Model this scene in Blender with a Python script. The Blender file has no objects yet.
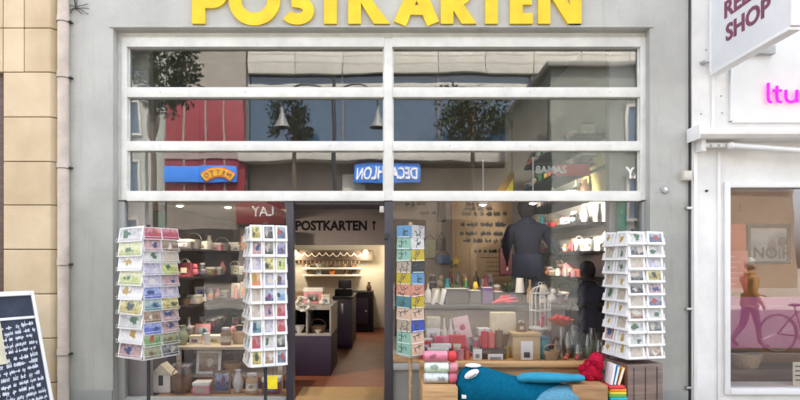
import bpy, bmesh, math, random
from mathutils import Vector, Matrix
random.seed(11)
sc = bpy.context.scene
C = sc.collection
R_ = math.radians
V = Vector

# ------------------------------------------------------------------ camera
D = 5.5
CZ = 1.5
cam_d = bpy.data.cameras.new('camera')
cam = bpy.data.objects.new('camera', cam_d)
C.objects.link(cam)
cam.location = (0, -D, CZ)
cam.rotation_euler = (math.pi / 2, 0, 0)
cam_d.sensor_width = 36
cam_d.lens = 24.75
cam_d.shift_x = 0.01875
cam_d.shift_y = 0.0775
cam_d.clip_end = 600
sc.camera = cam


def P(px, py, y):
    """a point of the shop at depth y behind the facade line"""
    d = D + y
    return V(((px - 385) * d / 550, y, CZ + (262 - py) * d / 550))


def PX(px, y): return (px - 385) * (D + y) / 550
def PZ(py, y): return CZ + (262 - py) * (D + y) / 550
def OX(px, Y): return (px - 385) * (D + Y) / 550       # across the street, seen in the panes
def OZ(py, Y): return CZ + (262 - py) * (D + Y) / 550


# ------------------------------------------------------------------ materials
MATS = {}


def newmat(name):
    m = bpy.data.materials.new(name)
    m.use_nodes = True
    nt = m.node_tree
    b = nt.nodes['Principled BSDF']
    MATS[name] = m
    return m, nt, b


def mat(name, col, rough=0.6, var=0.12, scale=6.0, metal=0.0, bump=0.0, bscale=40, spec=0.5, stretch=(1, 1, 1), trans=0.0, sheen=0.0, detail=4):
    m, nt, b = newmat(name)
    b.inputs['Roughness'].default_value = rough
    b.inputs['Metallic'].default_value = metal
    b.inputs['Specular IOR Level'].default_value = spec
    if trans:
        b.inputs['Transmission Weight'].default_value = trans
    if sheen:
        b.inputs['Sheen Weight'].default_value = sheen
    tc = nt.nodes.new('ShaderNodeTexCoord')
    mp = nt.nodes.new('ShaderNodeMapping')
    mp.inputs['Scale'].default_value = stretch
    nt.links.new(tc.outputs['Object'], mp.inputs['Vector'])
    if var > 0:
        n = nt.nodes.new('ShaderNodeTexNoise')
        n.inputs['Scale'].default_value = scale
        n.inputs['Detail'].default_value = detail
        n.inputs['Roughness'].default_value = 0.6
        nt.links.new(mp.outputs['Vector'], n.inputs['Vector'])
        r = nt.nodes.new('ShaderNodeValToRGB')
        r.color_ramp.elements[0].position = 0.3
        r.color_ramp.elements[1].position = 0.7
        r.color_ramp.elements[0].color = (*[max(0, c * (1 - var)) for c in col], 1)
        r.color_ramp.elements[1].color = (*[min(1, c * (1 + var * .7)) for c in col], 1)
        nt.links.new(n.outputs['Fac'], r.inputs['Fac'])
        nt.links.new(r.outputs['Color'], b.inputs['Base Color'])
    else:
        b.inputs['Base Color'].default_value = (*col, 1)
    if bump > 0:
        n2 = nt.nodes.new('ShaderNodeTexNoise')
        n2.inputs['Scale'].default_value = bscale
        n2.inputs['Detail'].default_value = 5
        nt.links.new(mp.outputs['Vector'], n2.inputs['Vector'])
        bp = nt.nodes.new('ShaderNodeBump')
        bp.inputs['Strength'].default_value = bump
        bp.inputs['Distance'].default_value = 0.01
        nt.links.new(n2.outputs['Fac'], bp.inputs['Height'])
        nt.links.new(bp.outputs['Normal'], b.inputs['Normal'])
    return m


def emis(name, col, strength, base=(0.8, 0.8, 0.8)):
    m, nt, b = newmat(name)
    b.inputs['Base Color'].default_value = (*base, 1)
    b.inputs['Emission Color'].default_value = (*col, 1)
    b.inputs['Emission Strength'].default_value = strength
    return m


def glassmat(name, tint, base, edge, rough=0.0):
    """a window pane: clear sheet whose mirror share follows the angle"""
    m, nt, b = newmat(name)
    nt.nodes.remove(b)
    out = nt.nodes['Material Output']
    t = nt.nodes.new('ShaderNodeBsdfTransparent')
    t.inputs['Color'].default_value = (*tint, 1)
    g = nt.nodes.new('ShaderNodeBsdfGlossy')
    g.inputs['Roughness'].default_value = rough
    g.inputs['Color'].default_value = (1, 1, 1, 1)
    lw = nt.nodes.new('ShaderNodeLayerWeight')
    lw.inputs['Blend'].default_value = 0.5
    mr = nt.nodes.new('ShaderNodeMapRange')
    mr.inputs['To Min'].default_value = base
    mr.inputs['To Max'].default_value = edge
    p = nt.nodes.new('ShaderNodeMath')
    p.operation = 'POWER'
    p.inputs[1].default_value = 3
    nt.links.new(lw.outputs['Facing'], p.inputs[0])
    nt.links.new(p.outputs[0], mr.inputs['Value'])
    # slight waviness of the sheet
    tc = nt.nodes.new('ShaderNodeTexCoord')
    n = nt.nodes.new('ShaderNodeTexNoise')
    n.inputs['Scale'].default_value = 2.2
    n.inputs['Detail'].default_value = 1
    bp = nt.nodes.new('ShaderNodeBump')
    bp.inputs['Strength'].default_value = 0.09
    bp.inputs['Distance'].default_value = 0.01
    nt.links.new(tc.outputs['Object'], n.inputs['Vector'])
    nt.links.new(n.outputs['Fac'], bp.inputs['Height'])
    nt.links.new(bp.outputs['Normal'], g.inputs['Normal'])
    mx = nt.nodes.new('ShaderNodeMixShader')
    nt.links.new(mr.outputs['Result'], mx.inputs['Fac'])
    nt.links.new(t.outputs[0], mx.inputs[1])
    nt.links.new(g.outputs[0], mx.inputs[2])
    nt.links.new(mx.outputs[0], out.inputs['Surface'])
    return m


def picmat(name, cols, scale=14):
    """a printed picture: two grounds, a dark subject and highlights, differently placed on every card"""
    m, nt, b = newmat(name)
    b.inputs['Roughness'].default_value = 0.32
    L = nt.links.new
    tc = nt.nodes.new('ShaderNodeTexCoord')
    oi = nt.nodes.new('ShaderNodeObjectInfo')

    def math_(op, a, b_=None, c=None):
        n = nt.nodes.new('ShaderNodeMath')
        n.operation = op
        for k, v in enumerate((a, b_, c)):
            if v is None:
                continue
            if isinstance(v, (int, float)):
                n.inputs[k].default_value = v
            else:
                L(v, n.inputs[k])
        return n.outputs[0]

    rnd = oi.outputs['Random']
    r1 = math_('FRACT', math_('MULTIPLY', rnd, 7.31))
    r2 = math_('FRACT', math_('MULTIPLY', rnd, 23.7))
    r3 = math_('FRACT', math_('MULTIPLY', rnd, 61.9))
    sep = nt.nodes.new('ShaderNodeSeparateXYZ')
    L(tc.outputs['Generated'], sep.inputs[0])
    off = nt.nodes.new('ShaderNodeVectorMath')
    off.operation = 'ADD'
    L(tc.outputs['Object'], off.inputs[0])
    L(math_('MULTIPLY', rnd, 57.3), off.inputs[1])
    n = nt.nodes.new('ShaderNodeTexNoise')
    n.inputs['Scale'].default_value = scale
    n.inputs['Detail'].default_value = 6
    L(off.outputs[0], n.inputs['Vector'])
    nz = math_('SUBTRACT', n.outputs['Fac'], .5)
    # horizon
    hz = math_('MULTIPLY_ADD', nz, .9, math_('SUBTRACT', sep.outputs['Z'], math_('MULTIPLY_ADD', r1, .4, .3)))
    hz = math_('MULTIPLY_ADD', hz, 5, .5)
    # subject
    dx = math_('SUBTRACT', sep.outputs['X'], math_('MULTIPLY_ADD', r2, .4, .3))
    dz = math_('SUBTRACT', sep.outputs['Z'], math_('MULTIPLY_ADD', r3, .25, .38))
    d = math_('SQRT', math_('ADD', math_('MULTIPLY', math_('MULTIPLY', dx, dx), math_('MULTIPLY_ADD', r1, 3, 1)), math_('MULTIPLY', dz, dz)))
    sb_ = math_('MULTIPLY_ADD', math_('SUBTRACT', math_('MULTIPLY_ADD', r3, .10, .17), math_('MULTIPLY_ADD', nz, .7, d)), 14, .5)

    def mix(f, a, c):
        mx = nt.nodes.new('ShaderNodeMix')
        mx.data_type = 'RGBA'
        mx.clamp_factor = True
        L(f, mx.inputs['Factor'])
        for nm, v in (('A', a), ('B', c)):
            if isinstance(v, tuple):
                mx.inputs[nm].default_value = (*v, 1)
            else:
                L(v, mx.inputs[nm])
        return mx.outputs['Result']

    c0, c1, c2 = cols[0], cols[1], cols[2]
    sub = cols[3] if len(cols) > 3 else tuple(x * .3 for x in cols[0])
    col = mix(hz, c0, c2)
    col = mix(math_('MULTIPLY_ADD', nz, 4, .3), col, c1)
    col = mix(sb_, col, sub)
    L(col, b.inputs['Base Color'])
    return m


def woodmat(name, col, rough=0.5, scale=3):
    m, nt, b = newmat(name)
    b.inputs['Roughness'].default_value = rough
    tc = nt.nodes.new('ShaderNodeTexCoord')
    mp = nt.nodes.new('ShaderNodeMapping')
    mp.inputs['Scale'].default_value = (1, 12, 12)
    n = nt.nodes.new('ShaderNodeTexNoise')
    n.inputs['Scale'].default_value = scale
    n.inputs['Detail'].default_value = 6
    r = nt.nodes.new('ShaderNodeValToRGB')
    r.color_ramp.elements[0].color = (*[c * .65 for c in col], 1)
    r.color_ramp.elements[1].color = (*[min(1, c * 1.2) for c in col], 1)
    r.color_ramp.elements[0].position = .3
    r.color_ramp.elements[1].position = .7
    nt.links.new(tc.outputs['Object'], mp.inputs['Vector'])
    nt.links.new(mp.outputs['Vector'], n.inputs['Vector'])
    nt.links.new(n.outputs['Fac'], r.inputs['Fac'])
    nt.links.new(r.outputs['Color'], b.inputs['Base Color'])
    return m


def plastermat(name, col, stain, dark=0.62, low=None):
    """painted plaster: mottling, vertical drips, small scuffs"""
    m, nt, b = newmat(name)
    b.inputs['Roughness'].default_value = 0.8
    b.inputs['Specular IOR Level'].default_value = 0.25
    tc = nt.nodes.new('ShaderNodeTexCoord')

    def noise(sc_, stretch, det, lo, hi):
        mp = nt.nodes.new('ShaderNodeMapping')
        mp.inputs['Scale'].default_value = stretch
        nt.links.new(tc.outputs['Object'], mp.inputs['Vector'])
        n = nt.nodes.new('ShaderNodeTexNoise')
        n.inputs['Scale'].default_value = sc_
        n.inputs['Detail'].default_value = det
        n.inputs['Roughness'].default_value = .65
        nt.links.new(mp.outputs['Vector'], n.inputs['Vector'])
        mr = nt.nodes.new('ShaderNodeMapRange')
        mr.inputs['From Min'].default_value = lo
        mr.inputs['From Max'].default_value = hi
        nt.links.new(n.outputs['Fac'], mr.inputs['Value'])
        return mr.outputs['Result'], n

    f1, _ = noise(1.6, (1, 1, 1), 6, .35, .7)
    f2, _ = noise(3.0, (3, 3, .35), 5, .55, .8)
    f3, n3 = noise(9, (1, 1, .8), 6, .66, .74)
    cur = None
    base = nt.nodes.new('ShaderNodeRGB')
    base.outputs[0].default_value = (*col, 1)
    cur = base.outputs[0]
    for f, c, amt in ((f1, [x * .74 for x in col], .85), (f2, stain, .6), (f3, [x * dark for x in col], .7)):
        mx = nt.nodes.new('ShaderNodeMix')
        mx.data_type = 'RGBA'
        k = nt.nodes.new('ShaderNodeMath')
        k.operation = 'MULTIPLY'
        k.inputs[1].default_value = amt
        nt.links.new(f, k.inputs[0])
        nt.links.new(k.outputs[0], mx.inputs['Factor'])
        nt.links.new(cur, mx.inputs['A'])
        mx.inputs['B'].default_value = (*c, 1)
        cur = mx.outputs['Result']
    if low is not None:
        # an older coat of paint below a wavering line
        sp_ = nt.nodes.new('ShaderNodeSeparateXYZ')
        nt.links.new(tc.outputs['Object'], sp_.inputs[0])
        n9 = nt.nodes.new('ShaderNodeTexNoise')
        n9.inputs['Scale'].default_value = 2.5
        n9.inputs['Detail'].default_value = 6
        nt.links.new(tc.outputs['Object'], n9.inputs['Vector'])
        a9 = nt.nodes.new('ShaderNodeMath')
        a9.operation = 'MULTIPLY_ADD'
        a9.inputs[1].default_value = .9
        nt.links.new(n9.outputs['Fac'], a9.inputs[0])
        nt.links.new(sp_.outputs['Z'], a9.inputs[2])
        m9 = nt.nodes.new('ShaderNodeMapRange')
        m9.inputs['From Min'].default_value = low + .12
        m9.inputs['From Max'].default_value = low - .12
        nt.links.new(a9.outputs[0], m9.inputs['Value'])
        k9 = nt.nodes.new('ShaderNodeMix')
        k9.data_type = 'RGBA'
        k9.blend_type = 'MULTIPLY'
        k9.inputs['B'].default_value = (.80, .80, .77, 1)
        nt.links.new(m9.outputs['Result'], k9.inputs['Factor'])
        nt.links.new(cur, k9.inputs['A'])
        cur = k9.outputs['Result']
    nt.links.new(cur, b.inputs['Base Color'])
    nb = nt.nodes.new('ShaderNodeTexNoise')
    nb.inputs['Scale'].default_value = 60
    nb.inputs['Detail'].default_value = 6
    nt.links.new(tc.outputs['Object'], nb.inputs['Vector'])
    bp = nt.nodes.new('ShaderNodeBump')
    bp.inputs['Strength'].default_value = .25
    bp.inputs['Distance'].default_value = .01
    nt.links.new(nb.outputs['Fac'], bp.inputs['Height'])
    nt.links.new(bp.outputs['Normal'], b.inputs['Normal'])
    return m


def stonemat(name, col):
    """dressed limestone, every block a little different"""
    m, nt, b = newmat(name)
    b.inputs['Roughness'].default_value = 0.85
    b.inputs['Specular IOR Level'].default_value = 0.2
    geo = nt.nodes.new('ShaderNodeNewGeometry')
    tc = nt.nodes.new('ShaderNodeTexCoord')
    n = nt.nodes.new('ShaderNodeTexNoise')
    n.inputs['Scale'].default_value = 3.5
    n.inputs['Detail'].default_value = 7
    nt.links.new(tc.outputs['Object'], n.inputs['Vector'])
    ad = nt.nodes.new('ShaderNodeMath')
    ad.operation = 'MULTIPLY_ADD'
    ad.inputs[1].default_value = .45
    nt.links.new(geo.outputs['Random Per Island'], ad.inputs[0])
    nt.links.new(n.outputs['Fac'], ad.inputs[2])
    r = nt.nodes.new('ShaderNodeValToRGB')
    r.color_ramp.elements[0].position = .35
    r.color_ramp.elements[1].position = 1.0
    r.color_ramp.elements[0].color = (col[0] * .86, col[1] * .82, col[2] * .75, 1)
    r.color_ramp.elements[1].color = (col[0] * 1.12, col[1] * 1.12, col[2] * 1.1, 1)
    nt.links.new(ad.outputs[0], r.inputs['Fac'])
    nt.links.new(r.outputs['Color'], b.inputs['Base Color'])
    nb = nt.nodes.new('ShaderNodeTexNoise')
    nb.inputs['Scale'].default_value = 45
    nb.inputs['Detail'].default_value = 6
    nt.links.new(tc.outputs['Object'], nb.inputs['Vector'])
    bp = nt.nodes.new('ShaderNodeBump')
    bp.inputs['Strength'].default_value = .3
    bp.inputs['Distance'].default_value = .01
    nt.links.new(nb.outputs['Fac'], bp.inputs['Height'])
    nt.links.new(bp.outputs['Normal'], b.inputs['Normal'])
    return m


plaster = plastermat('grey_plaster', (0.51, 0.512, 0.475), (0.31, 0.30, 0.245), .42, low=2.6)
plaster_white = plastermat('white_plaster', (0.82, 0.81, 0.775), (0.70, 0.67, 0.60), .78)
plaster_far = plastermat('beige_render', (0.30, 0.27, 0.235), (0.22, 0.20, 0.17))
mullion_m = mat('dull_mullion', (0.26, 0.20, 0.19), .7, .1)
plaster_grey2 = plastermat('old_grey_render', (0.30, 0.31, 0.285), (0.25, 0.25, 0.21))
stone = stonemat('limestone', (0.62, 0.505, 0.35))
mortar = mat('mortar', (0.40, 0.33, 0.23), .9)
frame_white = mat('painted_steel', (0.72, 0.72, 0.67), .42, .13, 5, bump=.12, bscale=30)
frame_dark = mat('dark_door_metal', (0.05, 0.045, 0.055), .4, .1)
frame_grey = mat('grey_steel', (0.36, 0.37, 0.35), .45, .08)
yellow = mat('yellow_letter', (0.80, 0.55, 0.012), .55, .13, 7)
pipe_m = mat('pipe_paint', (0.55, 0.475, 0.40), .6, .2, 5)
glass_up = glassmat('pane_glass_upper', (0.86, 0.88, 0.87), 0.082, 0.7, 0.016)
glass_lo = glassmat('pane_glass_lower', (0.95, 0.95, 0.95), 0.042, 0.6)
glass_r = glassmat('pane_glass_right', (0.90, 0.88, 0.87), 0.07, 0.7, 0.012)
white_paint = mat('white_paint', (0.76, 0.76, 0.74), .5, .05)
white_sheet = mat('sign_sheet', (0.72, 0.74, 0.76), .35, .04)
maroon = mat('maroon_ink', (0.20, 0.05, 0.10), .5, .05)
dark = mat('dark_iron', (0.03, 0.03, 0.033), .5, .1)
steel = mat('brushed_steel', (0.55, 0.55, 0.55), .3, .08, metal=1)
wire = mat('white_wire', (0.74, 0.74, 0.74), .4, .04)
plastic = mat('pocket_plastic', (0.76, 0.76, 0.75), .3, .04)
paper = mat('card_paper', (0.80, 0.79, 0.76), .55, .03)
wood_l = woodmat('light_pine', (0.52, 0.31, 0.14))
wood_m = woodmat('oak', (0.36, 0.20, 0.09))
wood_d = woodmat('walnut', (0.115, 0.07, 0.055))
black_w = mat('black_lacquer', (0.018, 0.016, 0.02), .65, .1, spec=.2)
purple_d = mat('plum_lacquer', (0.035, 0.022, 0.05), .45, .1)
cream = mat('cream_wall', (0.66, 0.61, 0.52), .8, .06)
white_sh = mat('white_shelf', (0.78, 0.76, 0.72), .6, .04)
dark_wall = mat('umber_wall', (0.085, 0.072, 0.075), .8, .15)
grey_int = mat('grey_inner_wall', (0.34, 0.315, 0.30), .8, .08)
ceil_m = mat('ceiling_paint', (0.31, 0.31, 0.295), .9, .05)
floor_red = mat('red_floor', (0.21, 0.07, 0.035), .55, .2, 3, spec=.3)
coir = mat('coir', (0.42, 0.27, 0.12), .95, .2, 60, bump=.5, bscale=200)
teal = mat('teal_plush', (0.004, 0.125, 0.225), .95, .22, 40, bump=1.0, bscale=260, spec=.05)
teal_l = mat('pale_blue_plush', (0.13, 0.34, 0.47), .95, .22, 60, bump=1.0, bscale=260, spec=.05)
white_pl = mat('white_plush', (0.76, 0.75, 0.72), .9, .06)
red_pl = mat('crimson_plush', (0.50, 0.012, 0.045), .9, .22, 25, bump=.6, bscale=90, spec=.1)
chalk_b = mat('blackboard', (0.028, 0.036, 0.058), .85, .55, 4, detail=8)
chalk_w = mat('chalk', (0.62, 0.66, 0.72), .9, .15, 30)
asphalt = mat('asphalt', (0.055, 0.055, 0.055), .9, .2, 8, bump=.3, bscale=120)
paving = mat('paving', (0.22, 0.205, 0.185), .85, .15, 4, bump=.2, bscale=60)
kerb_m = mat('kerb_granite', (0.33, 0.32, 0.30), .8, .15, 20)
leaf_a = mat('leaf_dark', (0.030, 0.045, 0.028), .6, .4, 3)
leaf_b = mat('leaf_light', (0.10, 0.14, 0.05), .6, .3, 3)
bark = mat('bark', (0.10, 0.075, 0.055), .9, .3, 12, bump=.6, bscale=25)
spandrel = mat('spandrel_panel', (0.47, 0.445, 0.39), .5, .12, .6)
win_blue = mat('window_blue', (0.022, 0.055, 0.10), .05, .1, .5, spec=1.0)
win_bar = mat('window_bar', (0.10, 0.105, 0.115), .5, .05)
red_clad = mat('red_cladding', (0.20, 0.018, 0.028), .55, .12, .7)
beam_m = mat('concrete_beam', (0.40, 0.385, 0.355), .8, .1, 1)
ground_fl = mat('brown_stone', (0.20, 0.165, 0.135), .7, .15, 1)
shop_dark = mat('shop_void', (0.03, 0.028, 0.03), .3, .1, 1)
sign_blue = mat('sign_blue', (0.012, 0.11, 0.48), .4, .04)
sign_blue2 = mat('sign_azure', (0.03, 0.19, 0.68), .4, .04)
sign_yel = mat('sign_yellow', (0.85, 0.48, 0.02), .4, .04)
sign_org = mat('sign_orange', (0.75, 0.19, 0.02), .4, .04)
white_ink = mat('white_ink', (0.82, 0.82, 0.82), .5, .02)
navy = mat('navy_cloth', (0.003, 0.0035, 0.009), .9, .25, 10, spec=.15)
navy_reflect = mat('navy_cloth_reflect', (0.008, 0.010, 0.024), .9, .2, 10, spec=.15)  # lightened navy: pane reflection over the lower jacket put into the colour
jeans = mat('grey_denim', (0.07, 0.075, 0.095), .9, .2, 14)
skin_m = mat('skin', (0.50, 0.30, 0.21), .5, .06)
hair_m = mat('dark_hair', (0.006, 0.005, 0.006), .95, .3, 30, spec=.05)
hair_g = mat('grey_hair', (0.40, 0.37, 0.33), .6, .3, 30)
coat_y = mat('ochre_coat', (0.26, 0.15, 0.06), .85, .15, 10)
shoe_m = mat('shoe', (0.03, 0.025, 0.022), .5, .1)
rubber = mat('rubber', (0.02, 0.02, 0.02), .7, .1)
orange_w = mat('orange_wall', (0.74, 0.38, 0.11), .7, .08, 2)
terracot = mat('terracotta', (0.66, 0.15, 0.04), .7, .08)
salmon_p = mat('salmon_poster', (0.66, 0.17, 0.11), .5, .18, 6)
neon = emis('neon_pink', (1.0, 0.0, 0.55), .15, (.5, .01, .28))
lampglow = emis('lamp_glow', (1.0, 0.90, 0.70), 4.0)
lampwarm = emis('lamp_amber', (1.0, 0.70, 0.10), 0.9)


def cmat(name, col, rough=.55, var=.12, scale=12):
    if name in MATS:
        return MATS[name]
    return mat(name, col, rough, var, scale)


GOODS = {
    'white': (.72, .71, .68), 'cream': (.66, .60, .46), 'pink': (.62, .26, .30), 'rose': (.55, .13, .19), 'red': (.55, .03, .04), 'orange': (.65, .20, .03),
    'brown': (.20, .11, .06), 'tan': (.46, .31, .17), 'grey': (.32, .31, .30), 'dark grey': (.07, .07, .075), 'black': (.02, .02, .022), 'teal': (.02, .22, .26),
    'green': (.06, .28, .08), 'sage': (.28, .33, .22), 'blue': (.05, .14, .38), 'purple': (.13, .07, .22), 'yellow': (.75, .55, .05), 'maroon': (.18, .03, .05),
    'silver': (.55, .55, .56), 'lilac': (.42, .36, .48), 'mint': (.40, .58, .46), 'coral': (.70, .16, .12)}


def gm(c):
    return cmat('good_' + c.replace(' ', '_'), GOODS[c], .5, .15, 14)



# ------------------------------------------------------------------ mesh builder
class MB:
    def __init__(self):
        self.bm = bmesh.new()

    def merge(self, t, mi=None, M=None):
        if mi is not None:
            for f in t.faces:
                f.material_index = mi
        if M is not None:
            t.transform(M)
        me = bpy.data.meshes.new('tmp')
        t.to_mesh(me)
        t.free()
        self.bm.from_mesh(me)
        bpy.data.meshes.remove(me)
        return self

    def box(self, x0, x1, y0, y1, z0, z1, mi=0, bev=0.0, M=None):
        t = bmesh.new()
        bmesh.ops.create_cube(t, size=1)
        t.transform(Matrix.Translation(((x0 + x1) / 2, (y0 + y1) / 2, (z0 + z1) / 2)) @ Matrix.Diagonal((abs(x1 - x0), abs(y1 - y0), abs(z1 - z0), 1)))
        if bev:
            bmesh.ops.bevel(t, geom=list(t.edges), offset=min(bev, .45 * min(abs(x1 - x0), abs(y1 - y0), abs(z1 - z0))), segments=2, affect='EDGES', profile=.6)
        return self.merge(t, mi, M)

    def cyl(self, p0, p1, r0, r1=None, n=12, mi=0):
        r1 = r0 if r1 is None else r1
        p0, p1 = V(p0), V(p1)
        d = p1 - p0
        t = bmesh.new()
        bmesh.ops.create_cone(t, cap_ends=True, segments=n, radius1=max(r0, 1e-5), radius2=max(r1, 1e-5), depth=d.length)
        M = Matrix.Translation((p0 + p1) / 2) @ d.to_track_quat('Z', 'Y').to_matrix().to_4x4()
        return self.merge(t, mi, M)

    def ball(self, c, r, mi=0, seg=14, M=None):
        t = bmesh.new()
        bmesh.ops.create_uvsphere(t, u_segments=seg, v_segments=max(6, seg * 2 // 3), radius=1)
        if not hasattr(r, '__len__'):
            r = (r, r, r)
        MM = Matrix.Translation(c) @ (M if M is not None else Matrix()) @ Matrix.Diagonal((*r, 1))
        return self.merge(t, mi, MM)

    def lathe(self, prof, c, n=16, mi=0, M=None):
        t = bmesh.new()
        rings = []
        for r, z in prof:
            if r < 1e-5:
                rings.append([t.verts.new((0, 0, z))])
            else:
                rings.append([t.verts.new((r * math.cos(2 * math.pi * k / n), r * math.sin(2 * math.pi * k / n), z)) for k in range(n)])
        for a, b in zip(rings[:-1], rings[1:]):
            for k in range(n):
                k2 = (k + 1) % n
                if len(a) == 1 and len(b) == 1:
                    continue
                if len(a) == 1:
                    t.faces.new((a[0], b[k2], b[k])[::-1])
                elif len(b) == 1:
                    t.faces.new((a[k], a[k2], b[0]))
                else:
                    t.faces.new((a[k], a[k2], b[k2], b[k]))
        return self.merge(t, mi, Matrix.Translation(c) @ (M if M is not None else Matrix()))

    def tube(self, pts, r, n=8, mi=0, closed=False):
        pts = [V(p) for p in pts]
        t = bmesh.new()
        N = len(pts)
        rings = []
        up = V((0, 0, 1))
        prev = None
        for i, p in enumerate(pts):
            if closed:
                d = pts[(i + 1) % N] - pts[i - 1]
            else:
                d = pts[min(i + 1, N - 1)] - pts[max(i - 1, 0)]
            d.normalize()
            if prev is None:
                a = up if abs(d.z) < .9 else V((1, 0, 0))
                u = d.cross(a).normalized()
            else:
                u = (prev - d * prev.dot(d))
                u.normalize()
            prev = u
            w = d.cross(u)
            rr = r[i] if hasattr(r, '__len__') else r
            rings.append([t.verts.new(p + (u * math.cos(2 * math.pi * k / n) + w * math.sin(2 * math.pi * k / n)) * rr) for k in range(n)])
        M_ = N if closed else N - 1
        for i in range(M_):
            a, b = rings[i], rings[(i + 1) % N]
            for k in range(n):
                t.faces.new((a[k], a[(k + 1) % n], b[(k + 1) % n], b[k]))
        if not closed:
            t.faces.new(rings[0][::-1])
            t.faces.new(rings[-1])
        return self.merge(t, mi)

    def prism(self, pts, dep, M, mi=0):
        """2-D outline (x,y) pulled from z=0 to z=dep, then placed by M"""
        t = bmesh.new()
        a = [t.verts.new((x, y, 0)) for x, y in pts]
        b = [t.verts.new((x, y, dep)) for x, y in pts]
        t.faces.new(a[::-1])
        t.faces.new(b)
        n = len(pts)
        for k in range(n):
            t.faces.new((a[k], a[(k + 1) % n], b[(k + 1) % n], b[k]))
        bmesh.ops.recalc_face_normals(t, faces=t.faces)
        return self.merge(t, mi, M)

    def stroke(self, pts, w, dep, M, mi=0, closed=False):
        pts = [V((p[0], p[1])) for p in pts]
        N = len(pts)
        L, Rr = [], []
        for i in range(N):
            if closed:
                d0 = (pts[i] - pts[i - 1]).normalized()
                d1 = (pts[(i + 1) % N] - pts[i]).normalized()
            else:
                d0 = (pts[i] - pts[i - 1]).normalized() if i else (pts[1] - pts[0]).normalized()
                d1 = (pts[i + 1] - pts[i]).normalized() if i < N - 1 else d0
            nrm = V((-(d0 + d1).y, (d0 + d1).x))
            nrm.normalize()
            c = max(.35, nrm.dot(V((-d0.y, d0.x))))
            L.append(pts[i] + nrm * (w / 2 / c))
            Rr.append(pts[i] - nrm * (w / 2 / c))
        t = bmesh.new()
        va = [[t.verts.new((p.x, p.y, z)) for p in s] for s in (L, Rr) for z in (0, dep)]
        l0, l1, r0, r1 = va
        rng = range(N) if closed else range(N - 1)
        for i in rng:
            j = (i + 1) % N
            t.faces.new((l1[i], r1[i], r1[j], l1[j]))
            t.faces.new((l0[i], l0[j], r0[j], r0[i]))
            t.faces.new((l0[i], l1[i], l1[j], l0[j]))
            t.faces.new((r0[i], r0[j], r1[j], r1[i]))
        if not closed:
            t.faces.new((l0[0], r0[0], r1[0], l1[0]))
            t.faces.new((l0[-1], l1[-1], r1[-1], r0[-1]))
        bmesh.ops.recalc_face_normals(t, faces=t.faces)
        return self.merge(t, mi, M)

    def text(self, s, size, M, mi=0, bold=0.0, ext=.003, align='CENTER'):
        cu = bpy.data.curves.new('t', 'FONT')
        cu.body = s
        cu.size = size
        cu.extrude = ext
        cu.offset = bold
        cu.align_x = align
        cu.resolution_u = 3
        o = bpy.data.objects.new('t', cu)
        C.objects.link(o)
        dg = bpy.context.evaluated_depsgraph_get()
        dg.update()
        me = bpy.data.meshes.new_from_object(o.evaluated_get(dg))
        t = bmesh.new()
        t.from_mesh(me)
        bpy.data.objects.remove(o)
        bpy.data.curves.remove(cu)
        bpy.data.meshes.remove(me)
        return self.merge(t, mi, M)

    def mesh(self, name, mats, M=None, smooth=True, ang=38):
        if M is not None:
            self.bm.transform(M)
        if smooth:
            for f in self.bm.faces:
                f.smooth = True
            lim = R_(ang)
            for e in self.bm.edges:
                if len(e.link_faces) == 2:
                    e.smooth = e.calc_face_angle(0) < lim
        me = bpy.data.meshes.new(name)
        self.bm.to_mesh(me)
        self.bm.free()
        for m in (mats if isinstance(mats, (list, tuple)) else [mats]):
            me.materials.append(m)
        return me

    def build(self, name, mats, parent=None, smooth=True, origin=None):
        M = None
        if parent is not None:
            M = ROOT[rootof(parent).name].inverted()
        elif origin is not None:
            M = Matrix.Translation(-V(origin))
        me = self.mesh(name, mats, M, smooth)
        o = bpy.data.objects.new(name, me)
        C.objects.link(o)
        if parent is not None:
            o.parent = parent
        elif origin is not None:
            o.location = origin
        return o


ROOT = {}


def rootof(o):
    while o.parent is not None:
        o = o.parent
    return o


def thing(name, label, cat, loc=(0, 0, 0), group=None, rz=0.0):
    o = bpy.data.objects.new(name, None)
    o.empty_display_size = .1
    C.objects.link(o)
    o.location = loc
    o.rotation_euler = (0, 0, rz)
    ROOT[o.name] = Matrix.Translation(loc) @ Matrix.Rotation(rz, 4, 'Z')
    return tag(o, label, cat, group)


def tag(o, label, cat, group=None):
    o['label'] = label
    o['category'] = cat
    if group:
        o['group'] = group
    return o


def struct(o, kind='structure'):
    o['kind'] = kind
    return o


def face_S(x, y, z):     # lettering that faces the street (-y)
    return Matrix.Translation((x, y, z)) @ Matrix.Rotation(math.pi / 2, 4, 'X')


def face_N(x, y, z):     # lettering that faces our shop from across the street
    return Matrix.Translation((x, y, z)) @ Matrix.Rotation(math.pi, 4, 'Z') @ Matrix.Rotation(math.pi / 2, 4, 'X')


# ================================================================== GROUND
m = MB()
m.box(-120, 120, -3.4, 60, -.35, -.004)
struct(m.build('pavement', paving))
m = MB()
m.box(-120, 120, -12.996, -3.556, -.40, -.13)
struct(m.build('road', asphalt))
m = MB()
m.box(-120, 120, -3.55, -3.4, -.38, 0.0, 0, .015)
m.box(-120, 120, -13.15, -13.0, -.38, 0.0, 0, .015)
struct(m.build('kerb', kerb_m))
m = MB()
m.box(-120, 120, -120, -13.155, -.35, -.004)
struct(m.build('square_paving', paving))

# ================================================================== SHOP BUILDING
TOP = 8.0
shop = thing('shop_building', 'grey plastered shop building with a large white framed front', 'building', (0, 0, 0))
xl0, xl1 = PX(67, 0), PX(113, 0)
xr0, xr1 = PX(650, 0), PX(688.5, 0)
zt = PZ(28, 0)
m = MB()
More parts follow.
